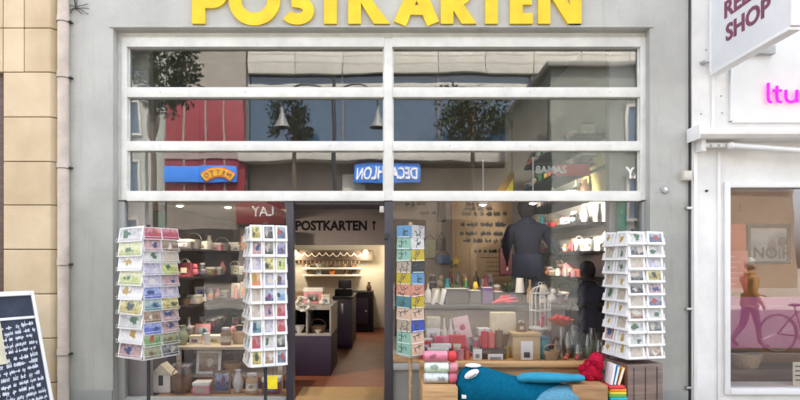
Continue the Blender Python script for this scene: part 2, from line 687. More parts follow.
# facade wall round the opening, 0.36 m thick (one outline)
out = [(xl0, 0), (xl1, 0), (xl1, zt), (xr0, zt), (xr0, 0), (xr1, 0), (xr1, TOP), (xl0, TOP)]
m.prism(out, .36, Matrix.Translation((0, .36, 0)) @ Matrix.Rotation(math.pi / 2, 4, 'X'))
wall = m.build('facade_wall', plaster, shop, smooth=False)
# faint lintel moulding above the opening and a base plinth
m = MB()
m.box(xl1 - .03, xr0 + .03, -.012, -.001, zt + .002, zt + .022, 0, .004)
m.build('lintel_moulding', plaster, shop)
m = MB()
m.box(xl0 + .01, xl1 - .002, -.02, -.001, 0, .22, 0, .006)
m.build('plinth', plaster_grey2, shop)
m = MB()
m.box(xr0 + .002, xr1 - .01, -.02, -.001, 0, .22, 0, .006)
m.build('plinth', plaster_grey2, shop)
m = MB()
m.box(xl0 - .01, xr1 + .01, -.2, 14, TOP, TOP + .25, 0, .03)
m.build('roof', mortar, shop)
# inner shell
m = MB()
m.box(xl0, -2.62, .36, 12, 0, TOP)
m.box(2.68, xr1, .36, 12, 0, TOP)
m.box(xl0, xr1, 12, 12.2, 0, TOP)
m.build('side_wall', plaster_grey2, shop, smooth=False)
m = MB()
m.box(-2.62, 2.68, .36, 12, 4.3, 4.5)
struct(m.build('ceiling', ceil_m))
m = MB()
m.box(-2.62, 2.68, .0, 12, -.003, .004)
struct(m.build('floor', floor_red))
# pilasters beside the glass inside
m = MB()
m.box(PX(124, .25), PX(149, .25), .24, .358, .004, 4.29, 0, .006)
m.box(PX(609, .25), PX(634, .25), .24, .358, .004, 4.29, 0, .006)
m.build('pilaster', grey_int, shop)
# low ceiling over the left display, edge beam
m = MB()
m.box(-2.61, -1.47, .36, 4.8, 2.16, 2.24)
m.build('low_ceiling', ceil_m, shop, smooth=False)
m = MB()
m.box(-2.615, -2.56, .36, 4.8, .004, 2.155)
m.box(-2.56, -1.76, 4.75, 4.8, .004, 2.155)
m.build('left_wall', dark_wall, shop, smooth=False)
# back wall of right room
m = MB()
m.box(.06, 2.6, 3.3, 3.4, .004, 4.29)
m.build('back_wall', grey_int, shop, smooth=False)
m = MB()
m.box(0.0, .055, .9, 7.3, .004, 4.29)
m.build('partition_wall', cream, shop, smooth=False)
m = MB()
m.box(2.62, 2.675, .37, 3.3, .004, 4.29)
m.build('right_wall', white_sh, shop, smooth=False)
m = MB()
m.box(-2.56, -.005, 7.0, 7.1, .004, 4.29)
m.build('passage_back_wall', cream, shop, smooth=False)
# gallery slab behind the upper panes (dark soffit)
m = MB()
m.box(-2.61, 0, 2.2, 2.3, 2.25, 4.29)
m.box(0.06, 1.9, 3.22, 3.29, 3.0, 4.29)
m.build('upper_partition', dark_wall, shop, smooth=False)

# --- transom window: frame of rails and six panes
yf0, yf1 = .085, .175


def fx(px): return PX(px, yf0)
def fz(py): return PZ(py, yf0)


m = MB()
b_ = .006
jl0, jl1, jr0, jr1 = xl1, fx(127), fx(640.5), xr0
mid0, mid1 = fx(384), fx(392.5)
m.box(jl0, fx(121), yf0 + .02, yf1, fz(200), zt, 0, .002)              # outer reveal strip
m.box(fx(121) + .001, jl1, yf0, yf1 + .01, fz(200), fz(37), 0, b_)
m.box(jr0, fx(646), yf0, yf1 + .01, fz(200), fz(37), 0, b_)
m.box(fx(646) + .001, jr1, yf0 + .02, yf1, fz(200), zt, 0, .002)
rails = [(37.5, 47), (87, 97), (141, 150.5), (191, 201)]
for a, b in rails:
    y_ = yf0 - (.012 if b > 200 or a < 40 else .0)
    m.box(jl1 - .002, mid0 + .002, y_ + .002, yf1, fz(b), fz(a), 0, b_)
    m.box(mid1 - .002, jr0 + .002, y_ + .002, yf1, fz(b), fz(a), 0, b_)
m.box(mid0, mid1, yf0 - .004, yf1 + .01, fz(200.5), fz(38), 0, b_)
m.box(fx(121), fx(646), yf0 + .03, yf1, fz(36.5), zt, 0)               # dark gap filler at head
# inner glazing beads
for (xa, xb) in ((jl1, mid0), (mid1, jr0)):
    for (a, b) in ((47, 87), (97, 141), (150.5, 191)):
        za, zb = fz(b), fz(a)
        for bx in ((xa, xa + .012, za, zb), (xb - .012, xb, za, zb)):
            m.box(bx[0], bx[1], yf0 + .035, yf0 + .055, bx[2], bx[3], 0, .002)
transom = m.build('transom_window', frame_white, shop)
for (xa, xb) in ((jl1, mid0), (mid1, jr0)):
    for (a, b) in ((47, 87), (97, 141), (150.5, 191)):
        p = MB()
        p.box(xa - .003, xb + .003, yf0 + .056, yf0 + .062, fz(b) - .003, fz(a) + .003)
        p.build('pane', glass_up, transom, smooth=False)
# small bolts on the frame
m = MB()
for px in (160, 245, 330, 450, 530, 610):
    for py in (92, 145.5):
        c = P(px, py, yf0)
        m.cyl(c + V((0, .004, 0)), c + V((0, -.003, 0)), .006, n=8)
m.build('frame_bolt', steel, transom)

# --- display windows and doorway below
zb_r = .46
m = MB()
m.box(xl1 + .001, fx(124), yf0 + .01, yf1, 0, fz(201.2), 0, .004)
m.box(fx(124), fx(286), yf0 + .02, yf1, .0, .12, 0, .004)
wl = m.build('display_window', frame_grey, shop)
p = MB()
p.box(fx(124) - .002, fx(286) + .01, yf0 + .05, yf0 + .058, .118, fz(201) - .001)
p.build('pane', glass_lo, wl, smooth=False)
m = MB()
m.box(fx(643), xr0 - .001, yf0 + .01, yf1, zb_r, fz(201.2), 0, .004)
m.box(fx(393), xr0 - .002, yf0 + .012, yf1, zb_r - .06, zb_r, 0, .004)
m.box(fx(393), xr0 - .003, yf0 + .04, yf1 + .02, 0, zb_r - .06, 1)
wr = m.build('display_window', [frame_grey, plaster_grey2], shop)
p = MB()
p.box(fx(392) - .002, fx(643) + .01, yf0 + .05, yf0 + .058, zb_r - .002, fz(201) - .001)
p.build('pane', glass_lo, wr, smooth=False)
m = MB()
m.box(fx(286), fx(293.5), yf0 + .004, yf1 + .03, 0, fz(201.3), 0, .005)
m.box(fx(384.5), fx(393), yf0 + .004, yf1 + .03, 0, fz(201.3), 0, .005)
m.box(fx(293.5), fx(384.5), yf0 + .03, yf1, fz(204), fz(201.3), 0, .002)
dfm = m.build('door_frame', frame_dark, shop)
m = MB()
c = P(382, 206.5, yf0)
m.box(c.x - .025, c.x + .02, yf0 + .01, yf0 + .05, c.z - .06, c.z + .005, 0, .005)
m.build('door_closer', steel, dfm)
m = MB()
c = P(387, 236, yf0)
m.box(c.x - .03, c.x + .01, yf0 - .03, yf0 + .003, c.z - .035, c.z + .035, 0, .006)
m.build('door_handle', dark, dfm)

# ------------------------------------------------------------------ shop sign
sg = thing('shop_sign', 'row of yellow capital letters fixed to the grey wall above the shop front', 'sign', (0, 0, 3.87))
U = .01  # one photo pixel at the wall = 1 cm
Z0 = PZ(25, 0)
MS = Matrix.Translation((0, -.001, Z0)) @ Matrix.Rotation(math.pi / 2, 4, 'X')
H = 47.0
dep = .03


def q(pts): return [((x - 385) * U, z * U) for x, z in pts]


def arc(cx, cz, rx, rz, a0, a1, n=18):
    return [(cx + rx * math.cos(R_(a0 + (a1 - a0) * i / n)), cz + rz * math.sin(R_(a0 + (a1 - a0) * i / n))) for i in range(n + 1)]


def let(parts):
    m = MB()
    for i, (kind, pts, w) in enumerate(parts):
        d = dep + .0009 * i
        if kind == 'p':
            m.prism(q(pts), d, MS)
        else:
            m.stroke(q(pts), w * U, d, MS, closed=(kind == 'c'))
    m.build('letter', yellow, sg, smooth=False)


def rect(x0, x1, z0, z1): return ('p', [(x0, z0), (x1, z0), (x1, z1), (x0, z1)], 0)


def bowl(x0, xe, zc, rz, w):
    return ('s', [(x0, zc - rz)] + arc(xe - rz - w / 2 + .0, zc, rz, rz, -90, 90) + [(x0, zc + rz)], w)


let([rect(193, 206, 0, H), bowl(200, 229, 31.3, 10.2, 11)])                       # P
let([('c', arc(255, H / 2, 19.3, 18.9, 0, 345, 30), 12.5)])                         # O
Sp = arc(299.5, 35.5, 9.5, 7.0, 40, 270, 14)[:-1] + arc(297.5, 13.2, 11.5, 8.6, 90, -150, 16)
let([('s', Sp, 11.0)])                                                             # S
let([rect(324.5, 337, 0, H), rect(314, 347.5, H - 11, H)])                         # T
let([rect(348.5, 361, 0, H), ('p', [(359, 24), (374, 0), (390, 0), (369, 27.5), (387, H), (371.5, H), (359, 30)], 0)])  # K
let([('p', [(393, 0), (406.5, 0), (410, 9), (427, 9), (430, 0), (438.5, 0), (423, H), (409, H)], 0)]) if False else \
    let([('s', [(399.8, -.0), (416.5, H - 8), (433, 0)], 12.5), rect(406, 427, 9, 18.5)])  # A
let([rect(440.5, 453, 0, H), bowl(447, 472, 32.5, 9.2, 10.5), ('p', [(450, 24), (460, 24), (476, 0), (461.5, 0), (450, 18)], 0)])  # R
let([rect(484.8, 497.3, 0, H), rect(474.5, 507.5, H - 11, H)])                     # T
let([rect(509.5, 522, 0, H), rect(521, 532, 0, 10.5), rect(521, 531, 19, 28.5), rect(521, 532, H - 10.5, H)])  # E
let([rect(537.5, 549.5, 0, H), rect(569, 580.5, 0, H), ('p', [(537.5, H), (551, H), (580.5, 0), (567, 0)], 0)])  # N

# ------------------------------------------------------------------ small fixtures on the grey wall
t = thing('frayed_cable', 'thin dark frayed cable ends splayed out on the grey wall at upper left', 'cable', P(76, 8, 0))
m = MB()
c0 = P(76, 8, -.012)
rr = random.Random(3)
for k in range(9):
    a = R_([95, 80, 20, -5, -25, -45, 160, 200, 225][k])
    L = [.22, .10, .12, .13, .14, .09, .08, .10, .07][k]
    pts = [c0 + V((math.cos(a) * L * s + rr.uniform(-.006, .006), -.01 * math.sin(s * 3), math.sin(a) * L * s + rr.uniform(-.006, .006))) for s in (0, .33, .66, 1)]
    m.tube(pts, .0035 if k else .006, 6)
m.build('wire', dark, t)
m = MB()
m.ball(c0, (.014, .012, .014))
m.build('knot', dark, t)

t = thing('doorbell', 'small round grey bell push on the wall right of the shop front', 'doorbell', P(664.5, 189.5, 0))
m = MB()
c = P(664.5, 189.5, 0)
Mf = Matrix.Rotation(math.pi / 2, 4, 'X')
m.lathe([(.0, 0), (.042, 0), (.042, .01), (.034, .022), (.0, .024)], c, 20, 0, Mf)
m.build('housing', frame_grey, t)
m = MB()
m.lathe([(.0, .022), (.018, .0245), (.016, .032), (0, .034)], c, 14, 0, Mf)
m.build('button', white_paint, t)

t = thing('wall_cable', 'dark cable running down the joint between the grey and the white wall', 'cable', (PX(689.5, 0), -.02, 0))
m = MB()
xw = PX(690, -.02)
m.tube([(xw + .004 * math.sin(z * 3), -.022, z) for z in [0 + .25 * i for i in range(19)]], .008, 8)
m.build('cable', dark, t)
m = MB()
for py in (208, 309, 388):
    c = P(690, py, -.03)
    m.box(c.x - .035, c.x + .025, -.032, -.001, c.z - .012, c.z + .012, 0, .003)
m.build('clip', steel, t)
t = thing('junction_box', 'small pale box on the wall joint at the top of the dark cable', 'junction box', P(686.5, 175.5, 0))
m = MB()
c = P(686.5, 175.5, -.03)
m.box(c.x - .045, c.x + .045, -.055, -.001, c.z - .05, c.z + .045, 0, .008)
m.build('housing', cmat('aged_plastic', (.55, .52, .44)), t)
m = MB()
m.box(c.x - .035, c.x + .035, -.0605, -.0545, c.z - .035, c.z + .032, 0, .003)
m.build('lid', cmat('aged_plastic2', (.62, .60, .52)), t)

# ================================================================== LEFT STONE BUILDING
sb = thing('stone_building', 'tan limestone building of large blocks at the left edge', 'building', (-4, 0, 0))
yS = -.06
m = MB()
zj = [PZ(v, yS) for v in (383, 338.5, 294, 249.5, 205, 161.5, 117, 72, 28)]
zj = [zj[0] - .445 * 1] + zj
zz = zj[-1]
while zz < TOP:
    zz += .445
    zj.append(zz)
zj = [-.0] + [z for z in zj if z > .1]
xw0, xe, xc = PX(3, yS), PX(57, yS), PX(50, yS)
for i in range(len(zj) - 1):
    z0, z1 = zj[i] + .004, zj[i + 1] - .004
    split = PX(24, yS) if (abs(z0 - PZ(72, yS)) < .1 or z0 > PZ(60, yS)) else None
    xs = [(xw0 + .004, split - .003), (split + .003, xe)] if split else [(xw0 + .004, xe)]
    for (a, b) in xs:
        if b == xe:
            outl = [(a, .3), (a, yS), (xc, yS), (xe, yS + .07), (xe, .3)]
            tt = bmesh.new()
            lo = [tt.verts.new((x, y, z0)) for x, y in outl]
            hi = [tt.verts.new((x, y, z1)) for x, y in outl]
            tt.faces.new(lo[::-1]); tt.faces.new(hi)
            for k in range(5):
                tt.faces.new((lo[k], lo[(k + 1) % 5], hi[(k + 1) % 5], hi[k]))
            bmesh.ops.recalc_face_normals(tt, faces=tt.faces)
            bmesh.ops.bevel(tt, geom=[e for e in tt.edges], offset=.006, segments=1, affect='EDGES')
            m.merge(tt, 0)
        else:
            m.box(a, b, yS, .3, z0, z1, 0, .006)
    # blocks beyond the window to the left
    m.box(-9, -5.2, yS, .3, z0, z1, 0, .006)
    if z1 > PZ(40, 0) or z1 < .6:
        m.box(-5.19, xw0 - .004, yS, .3, z0, z1, 0, .006)
m.box(-9, PX(54, 0), .06, .29, 0, TOP, 1)
m.build('wall', [stone, mortar], sb, smooth=False)
m = MB()
m.box(-9, -3.2, .3, 14, 0, TOP)
m.build('side_wall', plaster_far, sb, smooth=False)
m = MB()
m.box(-9.1, xe, -.1, 14, TOP, TOP + .3, 0, .04)
m.build('roof', mortar, sb)
m = MB()
zw0, zw1 = .62, PZ(45, 0)
m.box(-5.185, -5.1, .0, .05, zw0, zw1, 0, .005)
m.box(xw0 - .1, xw0 - .012, .0, .05, zw0, zw1, 0, .005)
m.box(-5.1, xw0 - .1, .0, .05, PZ(178, 0) - .05, PZ(178, 0) + .05, 0, .005)
w = m.build('window', wood_d, sb)
p = MB()
p.box(-5.1, xw0 - .1, .02, .026, zw0, zw1)
p.build('pane', glass_r, w, smooth=False)

# drainpipe
t = thing('drainpipe', 'pale pinkish drainpipe in the corner between stone and grey plaster', 'drainpipe', (PX(62.5, -.05), -.06, 0))
m = MB()
xp = PX(62.5, -.06)
m.cyl((xp, -.045, 0), (xp, -.045, TOP), .052, n=20)
m.build('pipe', pipe_m, t)
for py in (18.5, 74.5, 165, 262, 352):
    m = MB()
    z = PZ(py, -.06)
    m.cyl((xp, -.045, z - .03), (xp, -.045, z + .03), .0575, n=20)
    m.cyl((xp, -.045, z - .034), (xp, -.045, z - .03), .0600, n=20, mi=1)
    m.box(xp + .04, xp + .075, -.055, -.002, z - .03, z - .015, 1)
    m.build('collar', [pipe_m, dark], t)

# ================================================================== RIGHT WHITE SHOP
ws = thing('white_shop_building', 'white painted shop building with a big window at the right edge', 'building', (6, 0, 0))
xa = xr1 + .02
yW = -.02
wx0, wx1 = PX(728, 0), PX(905, 0)
wz0, wz1 = PZ(388, 0), PZ(188, 0)
m = MB()
out = [(xa, 0), (12, 0), (12, TOP), (xa, TOP)]
# walls as four pieces butted round the window
m.box(xa, wx0, yW, .3, 0, TOP)
m.box(wx1, 12, yW, .3, 0, TOP)
m.box(wx0, wx1, yW, .3, wz1, TOP)
m.box(wx0, wx1, yW, .3, 0, wz0)
m.build('wall', plaster_white, ws, smooth=False)
m = MB()
m.box(xr1 + .001, xa - .001, -.004, .3, 0, TOP)
m.build('joint', dark, ws)
m = MB()
m.box(xa - .01, 12.1, -.1, 14, TOP, TOP + .3, 0, .04)
m.build('roof', mortar, ws)
# corner trim strips
m = MB()
m.box(PX(693, yW) , PX(697, yW), yW - .012, yW - .001, 0, PZ(152, yW), 0, .004)
m.box(PX(717, yW), PX(720, yW), yW - .014, yW - .001, 0, PZ(152, yW), 0, .004)
m.box(PX(711, yW), PX(714, yW), yW - .012, yW - .001, PZ(130, yW), PZ(-60, yW), 0, .004)
m.build('trim', white_paint, ws)
m = MB()
fw = .055
m.box(wx0 - fw, wx0 - .001, yW - .025, yW - .001, wz0 - fw, wz1 + fw, 0, .005)
m.box(wx1, wx1 + fw, yW - .025, yW - .001, wz0 - fw, wz1 + fw, 0, .005)
m.box(wx0, wx1 - .001, yW - .025, yW - .001, wz1 + .001, wz1 + fw, 0, .005)
m.box(wx0, wx1 - .001, yW - .035, yW - .001, wz0 - fw, wz0 - .001, 0, .005)
w = m.build('window', white_paint, ws)
p = MB()
p.box(wx0 - .002, wx1 + .002, .03, .038, wz0 - .002, wz1 + .002)
p.build('pane', glass_r, w, smooth=False)
m = MB()
c = P(706, 191, yW)
m.lathe([(0, 0), (.012, 0), (.012, .02), (.006, .03), (0, .03)], c, 10, 0, Mf)
m.build('wall_hook', dark, ws)
m = MB()
for px, py in ((706, 50), (701, 114), (722, 113), (721, 96)):
    c = P(px, py, yW)
    m.lathe([(0, 0), (.009, 0), (.009, .006), (0, .008)], c, 8, 0, Mf)
m.build('screw', frame_grey, ws)
# inside of the right shop
m = MB()
m.box(wx0 - .3, wx0 - .29, .3, 1.2, 0, 3)
m.box(wx0 - .3, 7.2, 1.2, 1.25, 0, 3)
m.box(7.19, 7.24, .3, 1.2, 0, 3)
m.box(PX(742, 1.15), 7.18, 1.17, 1.199, PZ(222, 1.15), PZ(219, 1.15))
m.box(PX(742, 1.15), 7.18, 1.16, 1.199, PZ(212, 1.15), PZ(203, 1.15))
m.build('inner_wall', orange_w, ws, smooth=False)
m = MB()
m.box(wx0 - .29, 7.19, .3, 1.2, 2.75, 2.8)
struct(m.build('ceiling', cream))
m = MB()
m.box(wx0 - .29, 7.19, .301, 1.2, .004, .2)
struct(m.build('floor', wood_d))
# wooden ledge & cornice inside
m = MB()
m.box(wx0 - .25, 7.0, .32, .75, .2, .36, 0, .01)
o = m.build('window_bench', wood_d, None)
tag(o, 'dark wooden bench just inside the window of the white shop', 'bench')

t = thing('fascia_sign', 'white fascia panel with pink neon lettering above the white shop window', 'sign', P(765, 90, 0))
m = MB()
fx0, fx1, fz0, fz1 = PX(731, yW), 6.4, PZ(121, yW), PZ(-70, yW)
m.box(fx0, fx1, yW - .022, yW - .001, fz0, fz1, 0, .006)
m.build('panel', white_paint, t)
m = MB()
for bx in ((fx0 - .02, fx0 - .001, fz0 - .02, fz1), (fx0 - .02, fx1, fz0 - .022, fz0 - .001)):
    m.box(bx[0], bx[1], yW - .03, yW - .002, bx[2], bx[3], 0, .004)
m.build('rim', white_sheet, t)
yn = yW - .05


def np_(px, py): return P(px, py, yn)


def neon_letter(paths):
    m = MB()
    for pts in paths:
        m.tube([np_(*p) for p in pts], .0145, 8)
    m.build('neon_letter', neon, t)


neon_letter([[(768.3, 83), (768.3, 98), (769.2, 101.5), (771.5, 102.3)]])
neon_letter([[(777, 86), (777, 98), (778, 101.3), (781.5, 102)], [(773.2, 90.5), (781.3, 90.5)]])
neon_letter([[(786, 90), (786, 97.5), (787.5, 100.8), (791, 102), (795, 100.8), (797, 97.5)], [(797, 90), (797, 102.3)]])
neon_letter([[(803, 90), (803, 102.3)], [(803, 94), (806, 90.8), (810, 90.3)]])

# blade sign
yb0, yb1 = -.10, -1.14
xs = 3.21
bt = thing('projecting_sign', 'white projecting sign board with maroon lettering hanging over the pavement', 'sign', (xs, -.6, 3.3))
zb0 = PZ(72, -.1)
m = MB()
m.box(xs, xs + .07, yb1, yb0, zb0, 5.0, 0, .008)
m.build('board', white_sheet, bt)
m = MB()
m.box(xs - .012, xs + .082, yb1 - .012, yb0 + .012, zb0 - .03, zb0 - .001, 0, .006)
m.box(xs - .012, xs + .082, yb1 - .03, yb1 - .001, zb0, 5.0, 0, .006)
m.box(xs - .012, xs + .082, yb0 + .001, yb0 + .03, zb0, 5.0, 0, .006)
m.build('frame', white_paint, bt)
m = MB()
m.box(xs + .085, xs + .13, yb1 + .3, yW - .003, zb0 + .02, zb0 + .07, 0, .006)
m.box(PX(751, -.06), PX(773, -.06), -.10, yW - .024, PZ(55, -.06), PZ(47, -.06), 0, .004)
m.cyl((PX(700, -.05), -.05, PZ(62.5, -.05)), (xs, -.05, PZ(62.5, -.05)), .011)
m.cyl((PX(704, -.05), -.055, PZ(62.5, -.05)), (PX(704, -.05), yW - .001, PZ(62.5, -.05)), .022)
m.build('bracket', frame_grey, bt)
ML = Matrix.Translation((xs - .002, 0, 0)) @ Matrix.Rotation(-math.pi / 2, 4, 'Z') @ Matrix.Rotation(math.pi / 2, 4, 'X')


def blade_text(s, ypos, z, size, bold, wd):
    m = MB()
    m.text(s, size, Matrix(), 0, bold, .003, 'LEFT')
    xsn = [v.co.x for v in m.bm.verts]
    k = wd / (max(xsn) - min(xsn))
    M = Matrix.Translation((xs - .003, ypos, z)) @ Matrix.Rotation(-math.pi / 2, 4, 'Z') @ Matrix.Rotation(math.pi / 2, 4, 'X') @ Matrix.Diagonal((k, 1, 1, 1)) @ Matrix.Translation((-min(xsn), 0, 0))
    m.bm.transform(M)
    return m.build('lettering', maroon, bt, smooth=False)


blade_text('SHOP', -.325, 3.575, .215, .006, .60)
blade_text('RELAX', -.305, 3.80, .215, .006, .70)
m = MB()
m.box(xs - .004, xs - .0025, yb1 + .035, yb0 - .03, 4.2, 4.23)
m.build('stripe', maroon, bt, smooth=False)

# awning cassette
aw = thing('awning', 'rolled up white awning cassette with folding arm over the white shop window', 'awning', P(740, 140, -.15))
m = MB()
z1_, z0_ = PZ(128.5, -.2), PZ(138, -.2)
xaw0 = PX(697.5, -.2)
prof = [(-.02, z0_ + .01), (-.05, z0_ - .005), (-.2, z0_), (-.235, z0_ + .03), (-.235, z1_ - .03), (-.2, z1_), (-.04, z1_ + .02), (-.02, z1_ + .01)]
tt = bmesh.new()
A = [tt.verts.new((xaw0, y - .005, z)) for y, z in prof]
B = [tt.verts.new((7.2, y - .005, z)) for y, z in prof]
tt.faces.new(A); tt.faces.new(B[::-1])
for k in range(len(prof)):
    tt.faces.new((A[k], A[(k + 1) % len(prof)], B[(k + 1) % len(prof)], B[k]))
bmesh.ops.recalc_face_normals(tt, faces=tt.faces)
m.merge(tt, 0)
m.box(xaw0 - .012, xaw0 - .001, -.25, -.03, z0_ - .015, z1_ + .03, 1, .004)
m.build('cassette', [plaster_white, white_paint], aw)
m = MB()
c = P(706, 146, -.12)
m.box(PX(699, -.1), PX(704, -.1), -.14, yW - .016, PZ(152, -.1), PZ(140, -.1), 0, .008)
m.box(PX(704.2, -.1), PX(735, -.1), -.13, -.07, PZ(147.5, -.1), PZ(143.5, -.1), 0, .006)
for px in (711, 719, 727):
    c = P(px, 145.5, -.135)
    m.cyl(c, c + V((0, .02, 0)), .014, n=10, mi=1)
m.build('bracket', [white_paint, frame_grey], aw)
m = MB()
m.cyl(P(731, 145.5, -.15), P(900, 158, -.15), .027, n=12)
m.ball(P(731, 145.5, -.15), (.04, .035, .035))
m.build('arm', white_paint, aw)

# posters and picture inside right shop
yI = .55
t = thing('framed_picture', 'dark framed grey blue picture hanging inside the white shop window', 'picture', P(768, 245, yI))
m = MB()
a, b = P(747, 264, yI), P(789.5, 224, yI)
for bx in ((a.x, b.x, a.z, a.z + .03), (a.x, b.x, b.z - .045, b.z), (a.x, a.x + .03, a.z + .031, b.z - .046), (b.x - .03, b.x, a.z + .031, b.z - .046)):
    m.box(bx[0], bx[1], yI - .02, yI + .02, bx[2], bx[3], 0, .004)
m.build('frame', black_w, t)
m = MB()
m.box(a.x + .02, b.x - .02, yI, yI + .012, a.z + .02, b.z - .03)
pt = m.build('print', picmat('grey_blue_print', [(.16, .22, .24), (.30, .36, .36), (.38, .40, .36)], 3), t, smooth=False)
m = MB()
m.text('NOIR', .17, face_S((a.x + b.x) / 2 + .04, yI - .002, PZ(258, yI)), 0, .004, .001)
m.build('lettering', black_w, pt, smooth=False)
m = MB()
c = P(785, 242, yI)
m.ball((c.x - .03, yI - .001, c.z), (.05, .003, .06))
m.build('blot', black_w, pt)
o = MB().box(PX(727, .5), PX(746, .5), .5, .52, PZ(250.5, .5), PZ(224, .5), 0, .002).build('poster', terracot)
tag(o, 'plain terracotta poster hanging left of the framed picture in the white shop', 'poster')
t = thing('poster', 'salmon red poster with pale marks below the terracotta one in the white shop', 'poster', P(736, 270, .5))
m = MB()
m.box(PX(727, .49), PX(747.5, .49), .49, .5, PZ(292, .49), PZ(251, .49), 0, .002)
m.build('sheet', salmon_p, t)
m = MB()
for k in range(6):
    z = PZ(257 + k * 5.5, .49)
    m.box(PX(730, .49), PX(730 + 4 + (k * 7) % 11, .49), .4865, .489, z, z + .012)
m.build('print', cmat('pale_salmon', (.75, .42, .36)), t, smooth=False)
o = MB().box(wx0 - .2, 6.9, .30, .32, PZ(348, .3), PZ(297, .3), 0, .003).build('reflection_screen', cmat('mauve_reflection', (.46, .13, .27), .6, .12, 3))  # added board whose mauve imitates a pinkish street reflection in the pane
tag(o, 'low mauve screen added for the pinkish reflection in the white shop window', 'screen')
t = thing('price_card', 'small cream card standing at the lower right of the white shop window', 'card', P(797, 378, .1))
m = MB()
m.box(PX(793, .12), PX(806, .12), .12, .126, PZ(386, .12), PZ(362, .12), 0, .002)
m.build('card', cmat('cream_card', (.75, .72, .58)), t)
m = MB()
for k in range(4):
    z = PZ(367 + k * 4.5, .12)
    m.box(PX(795, .12), PX(804 - (k % 2) * 2, .12), .1175, .119, z, z + .012)
m.build('print', dark, t, smooth=False)
t = thing('basket', 'low pale wicker basket in the lower left of the white shop window', 'basket', P(742, 380, .5))
m = MB()
m.lathe([(0, .0), (.13, .0), (.17, .14), (.155, .14), (.12, .02), (0, .02)], (PX(744, .5), .5, .36), 18)
m.build('body', cmat('wicker', (.40, .30, .18), .9, .3, 60), t)
m = MB()
m.tube([(PX(744, .5) + .165 * math.cos(a / 20 * 2 * math.pi), .5 + .165 * math.sin(a / 20 * 2 * math.pi), .505) for a in range(20)], .01, 6, closed=True)
m.build('rim', cmat('wicker', (.40, .30, .18)), t)

def scribble(m, rr, x0, x1, y0, h, w, M, dep=.0008, slope=0.0, mi=0):
    """illegible handwriting: little loops, stems and arches joined into words"""
    x = x0
    while x < x1 - h * .6:
        nl = rr.randint(2, 7)
        pts = []
        base_j = rr.uniform(-.12, .12) * h
        for k in range(nl):
            if x > x1 - h * .3:
                break
            g = rr.random()
            wd = h * rr.uniform(.35, .7)
            if g < .3:
                loc = [(0, .5), (.35, .95), (.7, .6), (.35, .05), (.9, .15)]
            elif g < .5:
                loc = [(0, .1), (.2, rr.uniform(1.3, 1.7)), (.35, .1), (.6, .6), (.9, .05)]
            elif g < .65:
                loc = [(0, .7), (.3, .1), (.55, .8), (.45, -.5), (.9, .3)]
            elif g < .85:
                loc = [(0, .1), (.1, .8), (.35, .1), (.5, .85), (.9, .1)]
            else:
                loc = [(0, .3), (.5, .5), (.9, .2)]
            pts += [(x + a * wd, y0 + base_j + b * h + slope * (x - x0)) for a, b in loc]
            x += wd
        if len(pts) > 2:
            m.stroke(pts, w * rr.uniform(.75, 1.2), dep * rr.uniform(.6, 1.4), M, mi)
        x += h * rr.uniform(.5, 1.1)


# ================================================================== CHALKBOARD
nrm = V((.85, -.53, 0)).normalized()
tan_ = V((-nrm.y, nrm.x, 0))   # towards far/right
lean = .36
cb0 = V((PX(52, -.45), -.45, PZ(400, -.45)))          # a point on the far edge
upv = (V((0, 0, 1)) - nrm * lean).normalized()
base = cb0 - upv * (cb0.z / upv.z)
cb = thing('chalkboard', 'white framed pavement chalkboard with white handwriting beside the stone wall', 'chalkboard', (base.x - .3, base.y - .2, 0))
Wb, Hb = .62, 1.22 / upv.z
# local frame: x along -tan (left), y up, z = outward
fn = upv.cross(-tan_) * -1
fn = tan_.cross(upv)
if fn.dot(nrm) < 0:
    fn = -fn
MBd = Matrix.Translation(base) @ Matrix((( -tan_.x, upv.x, fn.x, 0), (-tan_.y, upv.y, fn.y, 0), (-tan_.z, upv.z, fn.z, 0), (0, 0, 0, 1)))


def bbox(x0, x1, y0, y1, z0, z1): return (x0, x1, y0, y1, z0, z1)


m = MB()
fwb = .028
m.box(0, fwb, 0, Hb, 0, .03, 0, .005, MBd)
m.box(Wb - fwb, Wb, 0, Hb, 0, .03, 0, .005, MBd)
m.box(fwb + .001, Wb - fwb - .001, Hb - .045, Hb, 0, .032, 0, .005, MBd)
m.box(fwb + .001, Wb - fwb - .001, Hb - .27, Hb - .245, 0, .028, 0, .005, MBd)
m.box(fwb + .001, Wb - fwb - .001, .08, .12, 0, .028, 0, .005, MBd)
m.build('frame', white_paint, cb)
m = MB()
m.box(fwb - .002, Wb - fwb + .002, .1, Hb - .02, .004, .016, 0, 0, MBd)
bd = m.build('board', chalk_b, cb, smooth=False)
m = MB()
rr = random.Random(5)
for row in range(18):
    y0 = Hb - .30 - row * .058
    xr_ = Wb - fwb - .02
    xs_ = fwb + .015
    # the board's x runs to the left, so the writing is laid from its far end
    Mw = MBd @ Matrix.Translation((Wb, 0, .0162)) @ Matrix.Rotation(math.pi, 4, 'Y') if False else MBd @ Matrix.Translation((0, 0, .0162 + .00005 * row))
    hh_ = rr.choice([.022, .026, .03])
    if y0 - .12 * (xr_ - xs_) < .13:
        continue
    scribble(m, rr, xs_ + rr.uniform(0, .04), xr_ - rr.uniform(0, .05), y0 - hh_, hh_, .0058, Mw, slope=-.10)
m.build('handwriting', chalk_w, bd, smooth=False)
m = MB()
m.box(.32, .44, Hb - .66, Hb - .275, .0175, .0195, 0, 0, MBd)
m.build('notice_sheet', cmat('beige_sheet', (.55, .52, .36)), bd, smooth=False)
